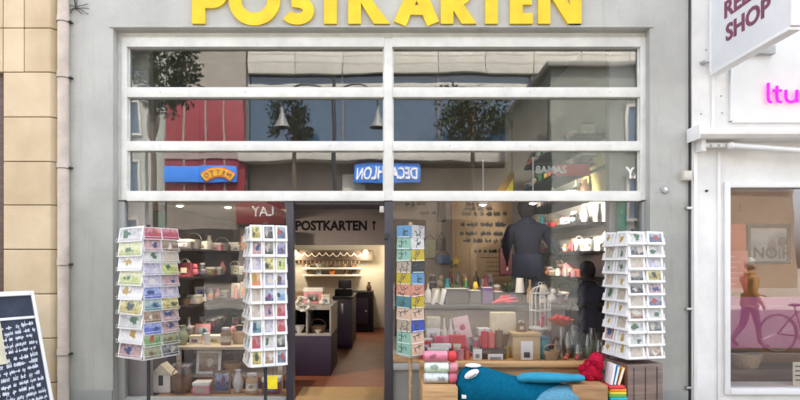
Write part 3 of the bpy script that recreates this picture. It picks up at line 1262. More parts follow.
# rear legs
upb = (V((0, 0, 1)) + nrm * -lean)
m = MB()
for x_ in (.0, Wb - .03):
    topp = MBd @ V((x_ + .015, Hb - .02, -.02))
    foot = V((topp.x, topp.y, 0)) - nrm * .34
    m.cyl(foot, topp, .014, n=8)
m.build('rear_leg', white_paint, cb)

# ================================================================== CARD RACKS
PAL = {
    'yellow': [(.55, .42, .03), (.20, .18, .05), (.75, .66, .20)],
    'charcoal': [(.03, .035, .03), (.12, .13, .12), (.30, .30, .28)],
    'slate blue': [(.07, .10, .17), (.16, .22, .32), (.40, .45, .50)],
    'dusty pink': [(.42, .22, .22), (.55, .36, .34), (.22, .14, .16)],
    'violet': [(.13, .10, .28), (.30, .26, .45), (.50, .48, .58)],
    'lavender': [(.38, .36, .48), (.55, .52, .62), (.30, .26, .36)],
    'lime': [(.36, .42, .05), (.55, .58, .14), (.70, .70, .45)],
    'orange': [(.70, .16, .03), (.62, .24, .06), (.72, .42, .20)],
    'navy': [(.02, .04, .12), (.05, .10, .24), (.45, .50, .60)],
    'sky blue': [(.12, .30, .50), (.25, .45, .62), (.55, .62, .66)],
    'beige': [(.46, .38, .28), (.58, .50, .38), (.36, .28, .20)],
    'crimson': [(.48, .03, .08), (.28, .03, .10), (.60, .24, .24)],
    'teal': [(.07, .22, .24), (.18, .34, .34), (.42, .50, .46)],
    'olive': [(.14, .16, .05), (.24, .26, .10), (.38, .38, .20)],
    'brown': [(.20, .10, .05), (.32, .19, .10), (.46, .36, .26)],
    'pale grey': [(.48, .47, .45), (.60, .59, .56), (.34, .33, .32)],
    'white': [(.66, .65, .62), (.74, .73, .70), (.48, .46, .46)],
    'mint': [(.28, .50, .38), (.36, .56, .44), (.30, .46, .36)],
    'salmon': [(.66, .30, .20), (.70, .36, .26), (.58, .26, .18)],
    'peach': [(.68, .48, .34), (.72, .54, .42), (.64, .42, .28)],
    'leaf green': [(.10, .24, .06), (.22, .36, .10), (.40, .46, .22)],
    'ultramarine': [(.05, .09, .42), (.12, .18, .55), (.36, .40, .62)],
}
SUBJ = [(.05, .06, .05), (.45, .40, .33), (.35, .07, .05), (.04, .07, .16), (.12, .08, .05), (.55, .52, .46), (.06, .13, .06), (.40, .26, .05), (.16, .05, .12)]


def calm(c):
    g = sum(c) / 3
    return tuple(x * .74 + g * .26 for x in c)


PIC = {k: picmat('print_' + k.replace(' ', '_'), [calm(c) for c in v] + [SUBJ[i_ % len(SUBJ)]], 30) for i_, (k, v) in enumerate(PAL.items())}
PLAIN = {k: mat('card_' + k.replace(' ', '_'), tuple(.85 * x for x in v[0]), .5, .10, 9) for k, v in PAL.items()}
CARD = {}
charc = mat('drawn_ink', (.07, .08, .07), .6, .05)


def card_mesh(w, h, color, border):
    key = (round(w, 4), round(h, 4), color, border)
    if key not in CARD:
        m = MB()
        if border > 0:
            m.box(-w / 2, w / 2, -.0015, .0015, 0, h, 0)
            bx = w * border
            m.box(-w / 2 + bx, w / 2 - bx, -.0028, -.0016, h * (.13 if border > .1 else border), h - max(bx * .8, .004), 1)
            CARD[key] = m.mesh('postcard', [paper, PIC[color]], None, False)
        else:
            # plain pastel strip with a few drawn marks
            m.box(-w / 2, w / 2, -.0015, .0015, 0, h, 0, .002)
            r2 = random.Random(len(CARD))
            for k in range(5):
                cx_, cz_ = r2.uniform(-.25, .25) * w, r2.uniform(.2, .8) * h
                L = r2.uniform(.12, .22) * w
                a = r2.uniform(0, 6.28)
                m.stroke([(cx_ + L * math.cos(a), cz_ + L * math.sin(a)), (cx_, cz_), (cx_ + L * math.cos(a + 1.9), cz_ + L * math.sin(a + 1.9))], .008, .001, face_S(0, -.0016, 0), 1)
            m.box(-w * .42, w * .42, -.0022, -.0016, h * .04, h * .09, 2)
            CARD[key] = m.mesh('postcard', [PLAIN[color], charc, paper], None, False)
    return CARD[key]


POCK = {}


def pocket_mesh(w, h, solid):
    key = (round(w, 4), round(h, 4), solid)
    if key not in POCK:
        m = MB()
        if solid:
            m.box(-w / 2, w / 2, .006, .0085, -.004, h, 0, 0)
            m.box(-w / 2, w / 2, -.012, .006, -.004, 0, 0, 0)
            m.box(-w / 2, w / 2, -.0145, -.012, -.004, h * .14, 0, .0005)
            m.box(-w / 2, -w / 2 + .004, -.0118, .0055, 0, h * .5, 0, 0)
            m.box(w / 2 - .004, w / 2, -.0118, .0055, 0, h * .5, 0, 0)
        else:
            for s in (-1, 1):
                m.tube([(s * w / 2, .006, h * .9), (s * w / 2, .006, -.003), (s * w / 2, -.013, -.003), (s * w / 2, -.015, h * .2)], .0018, 6)
            m.tube([(-w / 2, -.015, h * .2), (w / 2, -.015, h * .2)], .0018, 6)
            m.tube([(-w / 2, -.013, -.003), (w / 2, -.013, -.003)], .0018, 6)
            m.tube([(-w / 2, .006, h * .45), (w / 2, .006, h * .45)], .0015, 6)
        POCK[key] = m.mesh('pocket', plastic if solid else wire, None, False)
    return POCK[key]


ORD = ['top', 'second', 'third', 'fourth', 'fifth', 'sixth', 'seventh', 'eighth', 'ninth', 'tenth', 'eleventh']


def rack(label, short, cx, cy, ztop, zbot, side, theta, faces, base='feet', solid=True, polemat=dark, tilt=7):
    """faces: list of dict(k = face number 0 front, 1 left, 3 right; cols, rows, colours, border)"""
    r = thing('card_rack', label, 'card rack', (cx, cy, 0), 'postcard spinner racks outside the shop front', theta)
    RM = ROOT[r.name]
    m = MB()
    m.cyl((cx, cy, .03), (cx, cy, ztop + .03), .016, n=12)
    m.ball((cx, cy, ztop + .03), (.02, .02, .014))
    m.build('pole', polemat, r)
    m = MB()
    if base == 'feet':
        for k in range(4):
            a = theta + R_(45 + 90 * k)
            m.tube([(cx, cy, .09), (cx + .1 * math.cos(a), cy + .1 * math.sin(a), .06), (cx + .3 * math.cos(a), cy + .3 * math.sin(a), .012)], .012, 8)
        m.build('base', polemat, r)
    elif base == 'cabinet':
        s = side * .47
        Mz = Matrix.Translation((cx, cy, 0)) @ Matrix.Rotation(theta, 4, 'Z')
        m.box(-s, s, -s, s, .02, zbot - .05, 0, .008, Mz)
        for k in (-1, 0, 1):
            m.box(k * s * .66 - .004, k * s * .66 + .004, -s - .003, -s + .001, .04, zbot - .08, 1, 0, Mz)
            m.box(-s - .003, -s + .001, k * s * .66 - .004, k * s * .66 + .004, .04, zbot - .08, 1, 0, Mz)
        m.build('base', [woodmat('rack_wood', (.21, .145, .115)), dark], r)
    else:
        m.lathe([(0, 0), (.19, 0), (.19, .012), (.05, .03), (.02, .05), (0, .05)], (cx, cy, 0), 24)
        m.build('base', polemat, r)
    Mz = Matrix.Translation((cx, cy, 0)) @ Matrix.Rotation(theta, 4, 'Z')
    hs = side / 2 - .022
    m = MB()
    for sx in (-1, 1):
        for sy in (-1, 1):
            a = Mz @ V((sx * hs, sy * hs, zbot - .01))
            b = Mz @ V((sx * hs, sy * hs, ztop + .005))
            m.cyl(a, b, .004, n=6)
    for z in (zbot - .008, (zbot + ztop) / 2, ztop):
        cs = [Mz @ V((sx * hs, sy * hs, z)) for sx, sy in ((-1, -1), (1, -1), (1, 1), (-1, 1))]
        for i in range(4):
            m.cyl(cs[i], cs[(i + 1) % 4], .004, n=6)
            m.cyl(cs[i], V((cx, cy, z)), .004, n=6)
    m.build('wire_frame', wire, r)
    if solid:
        m = MB()
        m.box(-hs + .006, hs - .006, -hs + .006, hs - .006, zbot, ztop - .02, 0, 0, Mz)
        m.build('core', white_sheet, r)
    else:
        m = MB()
        for kk in (2, 3):
            a = math.pi / 2 * -kk
            Mk = Mz @ Matrix.Rotation(a, 4, 'Z')
            m.box(-hs + .006, hs - .006, -hs + .004, -hs + .007, zbot, ztop - .01, 0, 0, Mk)
        m.build('back_panel', plastic, r)
    for f in faces:
        ang = {0: 0, 1: -math.pi / 2, 3: math.pi / 2}[f['k']]
        Mf_ = Mz @ Matrix.Rotation(ang, 4, 'Z')
        nr, nc = f['rows'], f['cols']
        ph = (ztop - zbot) / nr
        pw = (side - .006) / nc
        for i in range(nr):
            for j in range(nc):
                x = (j - (nc - 1) / 2) * pw
                z = ztop - (i + 1) * ph + .004
                Mc = Mf_ @ Matrix.Translation((x, -side / 2, z)) @ Matrix.Rotation(R_(-tilt), 4, 'X')
                if not f.get('nopocket'):
                    po = bpy.data.objects.new('pocket', pocket_mesh(pw * .97, ph * 1.02, solid))
                    C.objects.link(po)
                    po.parent = r
                    po.matrix_local = RM.inverted() @ Mc
                col = f['colours'][i][j] if i < len(f['colours']) else 'white'
                if col is None:
                    continue
                cw, ch = pw * f.get('cw', .9), ph * f.get('ch', .95)
                jit = Matrix.Rotation(R_(random.uniform(-2.6, 2.6)), 4, 'Y') @ Matrix.Rotation(R_(random.uniform(-3.5, 1.5)), 4, 'X')
                co = bpy.data.objects.new('postcard', card_mesh(cw, ch, col, f.get('border', .13)))
                C.objects.link(co)
                co.matrix_world = Mc @ Matrix.Translation((random.uniform(-.003, .003), -.004, .001)) @ jit
                side_n = {0: 'front', 1: 'left side', 3: 'right side'}[f['k']]
                pos = ['left', 'middle', 'right'][j] if nc == 3 else (['left', 'right'][j] if nc == 2 else 'only')
                kind = f.get('word', 'postcard')
                tag(co, f'{col} {kind}, {ORD[i]} row, {pos} column, {side_n} of the {short}'.replace('only column, ', ''), 'postcard', f'cards in the {short}')
    return r


def grid(s):
    K = {'y': 'yellow', 'c': 'charcoal', 's': 'slate blue', 'k': 'dusty pink', 'v': 'violet', 'l': 'lavender', 'i': 'lime', 'o': 'orange', 'n': 'navy', 'b': 'sky blue',
         'e': 'beige', 'r': 'crimson', 't': 'teal', 'h': 'olive', 'w': 'brown', 'g': 'pale grey', '.': 'white', 'm': 'mint', 'a': 'salmon', 'p': 'peach', 'f': 'leaf green', 'u': 'ultramarine'}
    return [[K[ch] for ch in row] for row in s.split()]


def rz_(py, y): return PZ(py, y)


yR = -.52
# leftmost rack: colourful landscapes, one wide column on its left side
rack('tall wire spinner rack of colourful cards at the left window edge', 'leftmost rack', PX(148.5, -.3), -.3, rz_(228, -.45), rz_(358, -.45), .39, R_(59),
     [dict(k=0, rows=11, cols=2, colours=grid('rr kw ge li lk ul ty wk uk fh hc'), border=.02, cw=.95, ch=1.0),
      dict(k=1, rows=9, cols=1, colours=grid('g i . i . y g . k'), border=.05, cw=.92, ch=1.06, word='greeting card')], solid=False, tilt=9)
# white rack beside the door
rack('white pocket rack of small framed pictures cards left of the door', 'rack left of the door', PX(265.5, -.32), -.32, rz_(225.5, -.52), rz_(367, -.52), .345, R_(23),
     [dict(k=0, rows=9, cols=3, colours=grid('ycs kcv lyi olv enb ekr tlr rgc yws'), border=.15, cw=.95, ch=1.02),
      dict(k=1, rows=9, cols=2, colours=grid('gg .g gl .g g. eg .g gg .e'), border=.12)], base='disc')
# narrow rack right of the door
rack('narrow rack of long pastel card strips right of the door', 'narrow pastel rack', PX(410.5, -.3), -.3, rz_(226, -.42), rz_(357, -.42), .185, R_(45),
     [dict(k=0, rows=11, cols=1, colours=grid('g . y c b a y p u p p'), border=.0, cw=1.02, ch=1.03, word='pastel card strip', nopocket=True),
      dict(k=1, rows=11, cols=1, colours=grid('b m m e y a t p e m m'), border=.0, cw=1.02, ch=1.03, word='pastel card strip', nopocket=True)], base='disc', polemat=wood_l, tilt=2)
# white rack at right
rack('white pocket rack of sepia picture cards at the right window edge', 'rightmost rack', PX(633, -.28), -.28, rz_(232, -.48), rz_(359, -.48), .385, R_(11),
     [dict(k=0, rows=10, cols=2, colours=grid('gs cg el cy ck es wg gc ge ew'), border=.13, ch=1.02),
      dict(k=1, rows=9, cols=2, colours=grid('.. eg gg e. ge .. .e k. ..'), border=.14, ch=1.06)], base='cabinet', tilt=10)
# yellow tag under the second rack
t = thing('price_tag', 'bright yellow price tag hanging below the rack left of the door', 'tag', P(272.5, 382, -.4))
m = MB()
c = P(272.5, 382, -.42)
m.box(c.x - .045, c.x + .045, c.y - .002, c.y + .002, c.z - .065, c.z + .055, 0, .001)
m.build('tag', cmat('yellow_tag', (.85, .68, .02)), t)
m = MB()
m.tube([c + V((0, 0, .05)), c + V((.005, 0, .1)), c + V((0, .0, .16))], .002, 6)
m.build('string', dark, t)

# ================================================================== BENCH & PLUSH OUTSIDE
bn = thing('bench', 'low light pine bench with a back board under the right display window', 'bench', (PX(515, -.3), -.3, 0))
xb0, xb1 = PX(421, -.35), PX(602, -.35)
m = MB()
m.box(xb0, xb1, -.64, -.06, .085, .122, 0, .006)
m.build('seat', wood_l, bn)
m = MB()
m.box(xb0, xb1, -.10, -.065, .123, PZ(366, -.08), 0, .005)
m.box(xb0, xb1, -.16, -.061, PZ(366, -.08) + .001, PZ(363, -.08) + .02, 0, .005)
m.build('back_board', wood_l, bn)
for x in (xb0 + .03, xb1 - .07):
    for y in (-.6, -.14):
        m = MB()
        m.box(x, x + .045, y, y + .045, 0, .084, 0, .004)
        m.build('leg', wood_l, bn)
o = MB().box(PX(566, -.42), PX(600, -.42), -.60, -.17, .123, PZ(382, -.45), 0, .008).build('wooden_crate', wood_m)
tag(o, 'brown wooden crate at the right end of the pine bench', 'crate')

o = MB().box(PX(421, -.40), PX(455, -.40), -.60, -.17, .123, PZ(383, -.42), 0, .008).build('wooden_crate', wood_l)
tag(o, 'light pine crate at the left end of the bench carrying rolled cushions', 'crate')
zcr = PZ(383, -.42) + .001
for k, (dx, nm_, colr, lab, end) in enumerate([(0, 'roll_grey', (.40, .43, .43), 'lower grey patterned cushion roll on the left crate', 'rose'), (.004, 'roll_mint', (.45, .56, .44), 'middle pale mint cushion roll on the left crate', 'pink'), (-.006, 'roll_rose', (.46, .14, .19), 'topmost rose patterned cushion roll on the left crate', 'red')]):
    x0_, x1_ = PX(424, -.45) + dx, PX(449, -.45) + dx
    zc_ = zcr + .052 + k * .098
    t = thing('cushion_roll', lab, 'cushion', ((x0_ + x1_) / 2, -.45, zc_ - .05), 'rolled cushions on the left crate')
    prof_ = [(0, 0), (.03, .0), (.048, .012), (.051, .04), (.05, .12), (.051, .20), (.048, x1_ - x0_ - .012), (.03, x1_ - x0_), (0, x1_ - x0_)]
    MB().lathe(prof_, (x0_, -.43, zc_), 20, 0, Matrix.Rotation(math.pi / 2, 4, 'Y')).build('roll', picmat('cloth_' + nm_, [colr, tuple(c * 1.25 for c in colr), tuple(min(.8, c * 1.6) for c in colr), tuple(c * .6 for c in colr)], 30), t)
    MB().lathe([(0, 0), (.044, .0), (.05, .02), (.05, .055), (.035, .075), (0, .078)], (x1_ + .001, -.43, zc_), 18, 0, Matrix.Rotation(math.pi / 2, 4, 'Y')).build('roll_end', gm(end), t)

# whale cushion
wh = thing('plush_whale', 'big teal blue plush whale cushion lying on the pine bench', 'cushion', (PX(515, -.4), -.4, .123))


def loft(secs, n=18, mi=0):
    """secs: (centre, half-depth y, half-height z) along the body"""
    t = bmesh.new()
    rings = []
    for c, ry, rz in secs:
        rings.append([t.verts.new((c[0], c[1] + ry * math.cos(2 * math.pi * k / n), c[2] + rz * math.sin(2 * math.pi * k / n))) for k in range(n)])
    for a, b in zip(rings[:-1], rings[1:]):
        for k in range(n):
            t.faces.new((a[k], a[(k + 1) % n], b[(k + 1) % n], b[k]))
    t.faces.new(rings[0]); t.faces.new(rings[-1][::-1])
    bmesh.ops.recalc_face_normals(t, faces=t.faces)
    for f in t.faces:
        f.material_index = mi
    return t


yw = -.44
sec = []
for px, top, bot, ry in ((456.5, 389, 402, .05), (459, 374, 408, .12), (466, 367.5, 410, .16), (478, 366.5, 411, .175), (492, 369.5, 411, .18), (508, 374.5, 411, .18),
                         (524, 378, 411, .175), (540, 380, 411, .165), (556, 382.5, 410, .14), (568, 386, 409, .09), (574, 392, 405, .04)):
    sec.append(((PX(px, yw), yw + .02, (PZ(top, yw - .0) + PZ(bot, yw)) / 2), ry, (PZ(top, yw) - PZ(bot, yw)) / 2))
zmin = min(c[2] - rz for c, ry, rz in sec)
m = MB()
tt = loft(sec, 22)
bmesh.ops.subdivide_edges(tt, edges=list(tt.edges), cuts=1, use_grid_fill=True, smooth=.6)
m.merge(tt)
m.bm.transform(Matrix.Translation((0, 0, max(0, .124 - zmin))))
m.build('body', [teal, teal_l], wh)
m = MB()
sec = []
for px, top, bot, ry in ((527, 399, 409, .05), (532, 393, 410, .10), (541, 388.5, 410.5, .14), (553, 386, 410.5, .15), (564, 385.2, 410, .14), (574, 385.5, 409, .11), (581, 389, 407, .06)):
    y2 = yw - .055
    sec.append(((PX(px, y2), y2, (PZ(top, y2) + PZ(bot, y2)) / 2), ry, (PZ(top, y2) - PZ(bot, y2)) / 2))
tt = loft(sec, 20)
bmesh.ops.subdivide_edges(tt, edges=list(tt.edges), cuts=1, use_grid_fill=True, smooth=.6)
m.merge(tt, 0)
m.build('belly', teal_l, wh)
m = MB()
sec = []
for px, top, bot, ry in ((517, 377, 381, .03), (527, 373, 382, .07), (542, 372.5, 382.5, .09), (560, 373.5, 382, .085), (574, 374.5, 381.5, .07), (584, 376, 380.5, .03)):
    y2 = -.50
    sec.append(((PX(px, y2), y2, (PZ(top, y2) + PZ(bot, y2)) / 2), ry, (PZ(top, y2) - PZ(bot, y2)) / 2))
tt = loft(sec, 16)
bmesh.ops.subdivide_edges(tt, edges=list(tt.edges), cuts=1, use_grid_fill=True, smooth=.6)
m.merge(tt, 0)
m.build('flipper', cmat('blue_plush2', (.012, .22, .34), .9, .14, 9), wh)
m = MB()
c = P(472.5, 376, yw - .16)
Me = Matrix.Rotation(R_(-28), 4, 'Y')
m.ball(c + V((0, .045, .008)), (.072, .028, .034), 0, 16, Me)
ey = m.build('eye_patch', white_pl, wh)
m = MB()
m.tube([c + V((-.03 + .02 * i, -.012 - .004 * math.sin(i), -.018 + .013 * i)) for i in range(4)], .004, 6)
m.build('stitching', dark, ey)
m = MB()
sx = [(PX(px, yw), PZ(py, yw)) for px, py in ((462, 404), (470, 398), (484, 396), (500, 398), (520, 402))]
m.tube([(x, yw - .155, z) for x, z in sx], .004, 6)
m.build('mouth_seam', cmat('seam_blue', (.002, .06, .12)), wh)
m = MB()
c2 = P(473, 365.5, yw)
m.ball(c2, (.075, .06, .018), 0, 14)
m.build('top_patch', white_pl, wh)
m = MB()
c3 = P(464, 397, yw - .14)
m.box(c3.x - .02, c3.x + .02, c3.y - .004, c3.y + .03, c3.z - .015, c3.z + .015, 0, .002)
m.build('sewn_label', white_pl, wh)

# red plush
rp = thing('plush_flower', 'crimson knobbly plush toy sitting on the crate at the bench end', 'soft toy', P(594, 372, -.42))
zc0 = PZ(382, -.45)
m = MB()
c = V((PX(595, -.42), -.36, zc0 + .10))
m.ball(c, (.085, .075, .10), 0, 16)
m.build('body', red_pl, rp)
m = MB()
rr = random.Random(2)
for k, (dx, dz, r_) in enumerate([(-.08, -.045, .045), (-.10, .01, .035), (.015, .10, .062), (.04, .05, .05), (-.03, -.07, .045), (.045, -.06, .045), (-.05, .055, .04)]):
    m.ball(c + V((dx, -.03 + rr.uniform(-.02, .02), dz)), (r_, r_ * .9, r_), 0, 12)
m.build('knobs', red_pl, rp)
for o_ in rp.children:
    bm_ = bmesh.new(); bm_.from_mesh(o_.data)
    bmesh.ops.subdivide_edges(bm_, edges=list(bm_.edges), cuts=2, use_grid_fill=True)
    for v in bm_.verts:
        v.co += V((rr.gauss(0, 1), rr.gauss(0, 1), rr.gauss(0, 1))) * .0035
    bm_.to_mesh(o_.data); bm_.free()

# rainbow stack + books
rb = thing('rainbow_cushion', 'rainbow striped cushion stack standing right of the crate', 'cushion', (PX(612, -.42), -.42, .0))
RC = [('stack_violet', (.22, .05, .30)), ('stack_blue', (.03, .20, .55)), ('stack_cyan', (.05, .45, .55)), ('stack_green', (.10, .42, .10)), ('stack_yellow', (.80, .62, .05)), ('stack_orange', (.80, .25, .03)), ('stack_red', (.62, .04, .05))]
zr = .0
m = MB()
m.box(PX(604, -.42), PX(624, -.42), -.55, -.3, 0, .20, 0, .01)
m.build('foot_block', wood_m, rb)
ztop_r = PZ(383, -.42)
hh = (ztop_r - .203) / 7
for i, (nm, col) in enumerate(RC):
    m = MB()
    dx = .004 * (i % 3 - 1)
    m.box(PX(604, -.42) + dx, PX(622 - i * .35, -.42) + dx, -.55, -.3, .203 + i * hh, .203 + (i + 1) * hh - .001, 0, .009)
    m.build('stripe', cmat(nm, col, .8), rb)
for i, (nm, col, words, dx, an) in enumerate([('book_white', (.74, .74, .72), 'thin white', .0, 10), ('book_blue', (.03, .25, .60), 'bright blue', .03, 13), ('book_orange', (.85, .38, .03), 'orange and yellow', .065, 17)]):
    x = PX(607, -.42) + dx
    M = Matrix.Translation((x, -.43, ztop_r + .003)) @ Matrix.Rotation(R_(an), 4, 'Y')
    bk = thing('book', f'{words} picture book leaning on the rainbow cushion stack', 'book', (x, -.43, ztop_r), 'books on the rainbow stack')
    m = MB()
    m.box(-.012, .012, -.09, .06, .0, .19 - i * .012, 0, .002, M)
    m.build('cover', cmat(nm, col, .4), bk)
    m = MB()
    m.box(-.008, .008, -.0915, -.0905, .004, .18 - i * .012, 0, 0, M)
    m.build('pages', paper, bk)

# ================================================================== INSIDE: generic display goods
def item(kind, col, x, y, z, w, d, h, label, group=None, rz=0.0, cat=None):
    """one thing for sale, standing with its base at (x, y, z)"""
    t = thing(kind.replace(' ', '_'), label, cat or kind, (x, y, z), group, rz)
    T = Matrix.Translation((x, y, z)) @ Matrix.Rotation(rz, 4, 'Z')
    c = gm(col)
    if kind == 'gift box':
        m = MB(); m.box(-w / 2, w / 2, -d / 2, d / 2, 0, h * .74, 0, .004, T); m.build('box', c, t)
        m = MB(); m.box(-w / 2 - .004, w / 2 + .004, -d / 2 - .004, d / 2 + .004, h * .742, h, 0, .004, T); m.build('lid', gm('white') if col != 'white' else gm('cream'), t)
        m = MB(); m.box(-w * .3, w * .28, -d / 2 - .002, -d / 2 - .0005, h * .16, h * .6, 0, 0, T); m.build('label', PIC[random.choice(list(PIC))], t, smooth=False)
    elif kind == 'book':
        T2 = T @ Matrix.Rotation(R_(-10), 4, 'X')
        m = MB(); m.box(-w / 2, w / 2, 0, d, 0.003, h, 0, .002, T2); m.build('cover', c, t)
        m = MB(); m.box(-w * .34, w * .34, -.0022, -.0005, h * .30, h * .8, 0, 0, T2); m.build('cover_picture', PIC[random.choice(list(PIC))], t, smooth=False)
    elif kind == 'picture frame':
        T2 = T @ Matrix.Rotation(R_(-9), 4, 'X')
        f = min(w, h) * .12
        m = MB()
        for bx in ((-w / 2, w / 2, 0, f), (-w / 2, w / 2, h - f, h), (-w / 2, -w / 2 + f, f + .001, h - f - .001), (w / 2 - f, w / 2, f + .001, h - f - .001)):
            m.box(bx[0], bx[1], 0, .02, bx[2] + .004, bx[3] + .004, 0, .002, T2)
        m.build('frame', c, t)
        m = MB(); m.box(-w / 2 + f * .8, w / 2 - f * .8, .008, .014, f * .8, h - f * .8, 0, 0, T2); m.build('print', PIC[random.choice(list(PIC))], t, smooth=False)
    elif kind == 'jar':
        r = min(w, d) / 2
        m = MB(); m.lathe([(0, 0), (r * .9, 0), (r, h * .06), (r, h * .66), (r * .72, h * .80), (r * .72, h * .86), (0, h * .86)], (x, y, z), 16); m.build('body', c, t)
        m = MB(); m.lathe([(0, h * .862), (r * .78, h * .862), (r * .78, h * .97), (r * .2, h), (0, h)], (x, y, z), 16); m.build('lid', gm('dark grey') if col in ('white', 'cream', 'silver') else gm('silver'), t)
        m = MB(); m.cyl((x, y, z + h * .18), (x, y, z + h * .52), r * 1.012, n=20); m.build('label', PIC[random.choice(list(PIC))], t)
    elif kind == 'vase':
        r = min(w, d) / 2
        m = MB(); m.lathe([(0, 0), (r * .55, 0), (r * .9, h * .25), (r, h * .45), (r * .55, h * .75), (r * .42, h * .88), (r * .6, h), (r * .5, h), (r * .34, h * .88), (0, h * .8)], (x, y, z), 18); m.build('body', c, t)
    elif kind == 'bowl':
        r = min(w, d) / 2
        m = MB(); m.lathe([(0, 0), (r * .4, 0), (r * .42, h * .1), (r * .8, h * .5), (r, h), (r * .95, h), (r * .74, h * .52), (0, h * .15)], (x, y, z), 20); m.build('body', c, t)
    elif kind == 'mug':
        r = min(w, d) * .4
        m = MB(); m.lathe([(0, 0), (r, 0), (r, h), (r * .88, h), (r * .88, h * .1), (0, h * .1)], (x, y, z), 18); m.build('body', c, t)
        m = MB(); m.tube([T @ V((r * .95 + .25 * h * math.sin(a), 0, h * .5 + .28 * h * math.cos(a))) for a in [math.pi * i / 8 for i in range(9)]], h * .05, 6); m.build('handle', c, t)
    elif kind == 'plant':
        r = min(w, d) / 2
        m = MB(); m.lathe([(0, 0), (r * .5, 0), (r * .68, h * .38), (r * .58, h * .38), (0, h * .34)], (x, y, z), 14); m.build('pot', c, t)
        m = MB()
        for k in range(34):
            a = random.uniform(0, 6.28); b = random.uniform(.2, 1.2); L = random.uniform(.5, 1) * h * .6
            p0 = V((x, y, z + h * .36)); p1 = p0 + V((math.cos(a) * math.cos(b), math.sin(a) * math.cos(b), math.sin(b))) * L
            sd = (p1 - p0).cross(V((0, 0, 1))).normalized() * L * .14
            tt = bmesh.new(); md = (p0 + p1) / 2 + V((0, 0, L * .1))
            vs = [tt.verts.new(v) for v in (p0, md + sd, p1, md - sd)]
            tt.faces.new(vs); m.merge(tt, 0)
        m.build('leaves', leaf_b, t)
    elif kind == 'gift bag':
        m = MB()
        tt = bmesh.new(); bmesh.ops.create_cube(tt, size=1)
        for v in tt.verts:
            k = .92 if v.co.z > 0 else 1.0
            v.co = V((v.co.x * w * k, v.co.y * d * (.6 if v.co.z > 0 else 1), (v.co.z + .5) * h * .78))
        bmesh.ops.bevel(tt, geom=list(tt.edges), offset=.003, segments=1, affect='EDGES')
        m.merge(tt, 0, T); m.build('bag', c, t)
        for s in (-1, 1):
            m = MB(); m.tube([T @ V((w * .26 * math.cos(a), s * d * .25, h * .77 + h * .22 * math.sin(a))) for a in [math.pi * i / 10 for i in range(11)]], .003, 6); m.build('handle', gm('white'), t)
        m = MB(); m.box(-w * .2, w * .2, -d * .5 - .004, -d * .5 + .002, h * .22, h * .5, 0, .001, T); m.build('tag', gm('cream'), t)
    elif kind == 'candle':
        r = min(w, d) / 2
        m = MB(); m.lathe([(0, 0), (r, 0), (r, h * .86), (r * .85, h * .87), (0, h * .85)], (x, y, z), 16); m.build('wax', c, t)
        m = MB(); m.cyl((x, y, z + h * .85), (x + .002, y, z + h), r * .07, n=6); m.build('wick', dark, t)
    elif kind == 'bottle':
        r = min(w, d) / 2
        m = MB(); m.lathe([(0, 0), (r, 0), (r, h * .55), (r * .35, h * .72), (r * .33, h * .9), (0, h * .9)], (x, y, z), 16); m.build('body', c, t)
        m = MB(); m.cyl((x, y, z + h * .9), (x, y, z + h), r * .4, n=10); m.build('stopper', gm('tan'), t)
    elif kind == 'figurine':
        m = MB()
        m.ball((x, y, z + h * .33), (w * .42, d * .40, h * .33), 0, 14)
        m.ball((x + w * .12, y - d * .1, z + h * .76), (w * .26, d * .27, h * .22), 0, 12)
        m.cyl((x + w * .05, y, z + h * .9), (x + w * .0, y, z + h * 1.0), w * .07, .001, 8)
        m.cyl((x + w * .22, y, z + h * .9), (x + w * .26, y, z + h * 1.0), w * .07, .001, 8)
        m.build('body', c, t)
        m = MB(); m.cyl((x + w * .34, y - d * .12, z + h * .74), (x + w * .5, y - d * .16, z + h * .70), w * .05, .002, 8); m.build('beak', gm('orange'), t)
    elif kind == 'basket':
        m = MB(); m.lathe([(0, 0), (w * .4, 0), (w * .5, h), (w * .46, h), (w * .36, h * .08), (0, h * .08)], (x, y, z), 16); m.build('body', c, t)
        m = MB(); m.tube([(x + w * .48 * math.cos(a), y + .0, z + h + w * .4 * math.sin(a)) for a in [math.pi * i / 10 for i in range(11)]], .006, 6); m.build('handle', c, t)
    return t


KSIZE = {'gift box': (.16, .14, .11), 'book': (.15, .022, .20), 'picture frame': (.17, .02, .21), 'jar': (.11, .11, .17), 'vase': (.11, .11, .20), 'bowl': (.19, .19, .09), 'mug': (.12, .10, .11),
         'plant': (.18, .18, .20), 'gift bag': (.16, .09, .22), 'candle': (.09, .09, .13), 'bottle': (.08, .08, .23), 'figurine': (.13, .11, .16), 'basket': (.18, .18, .12)}




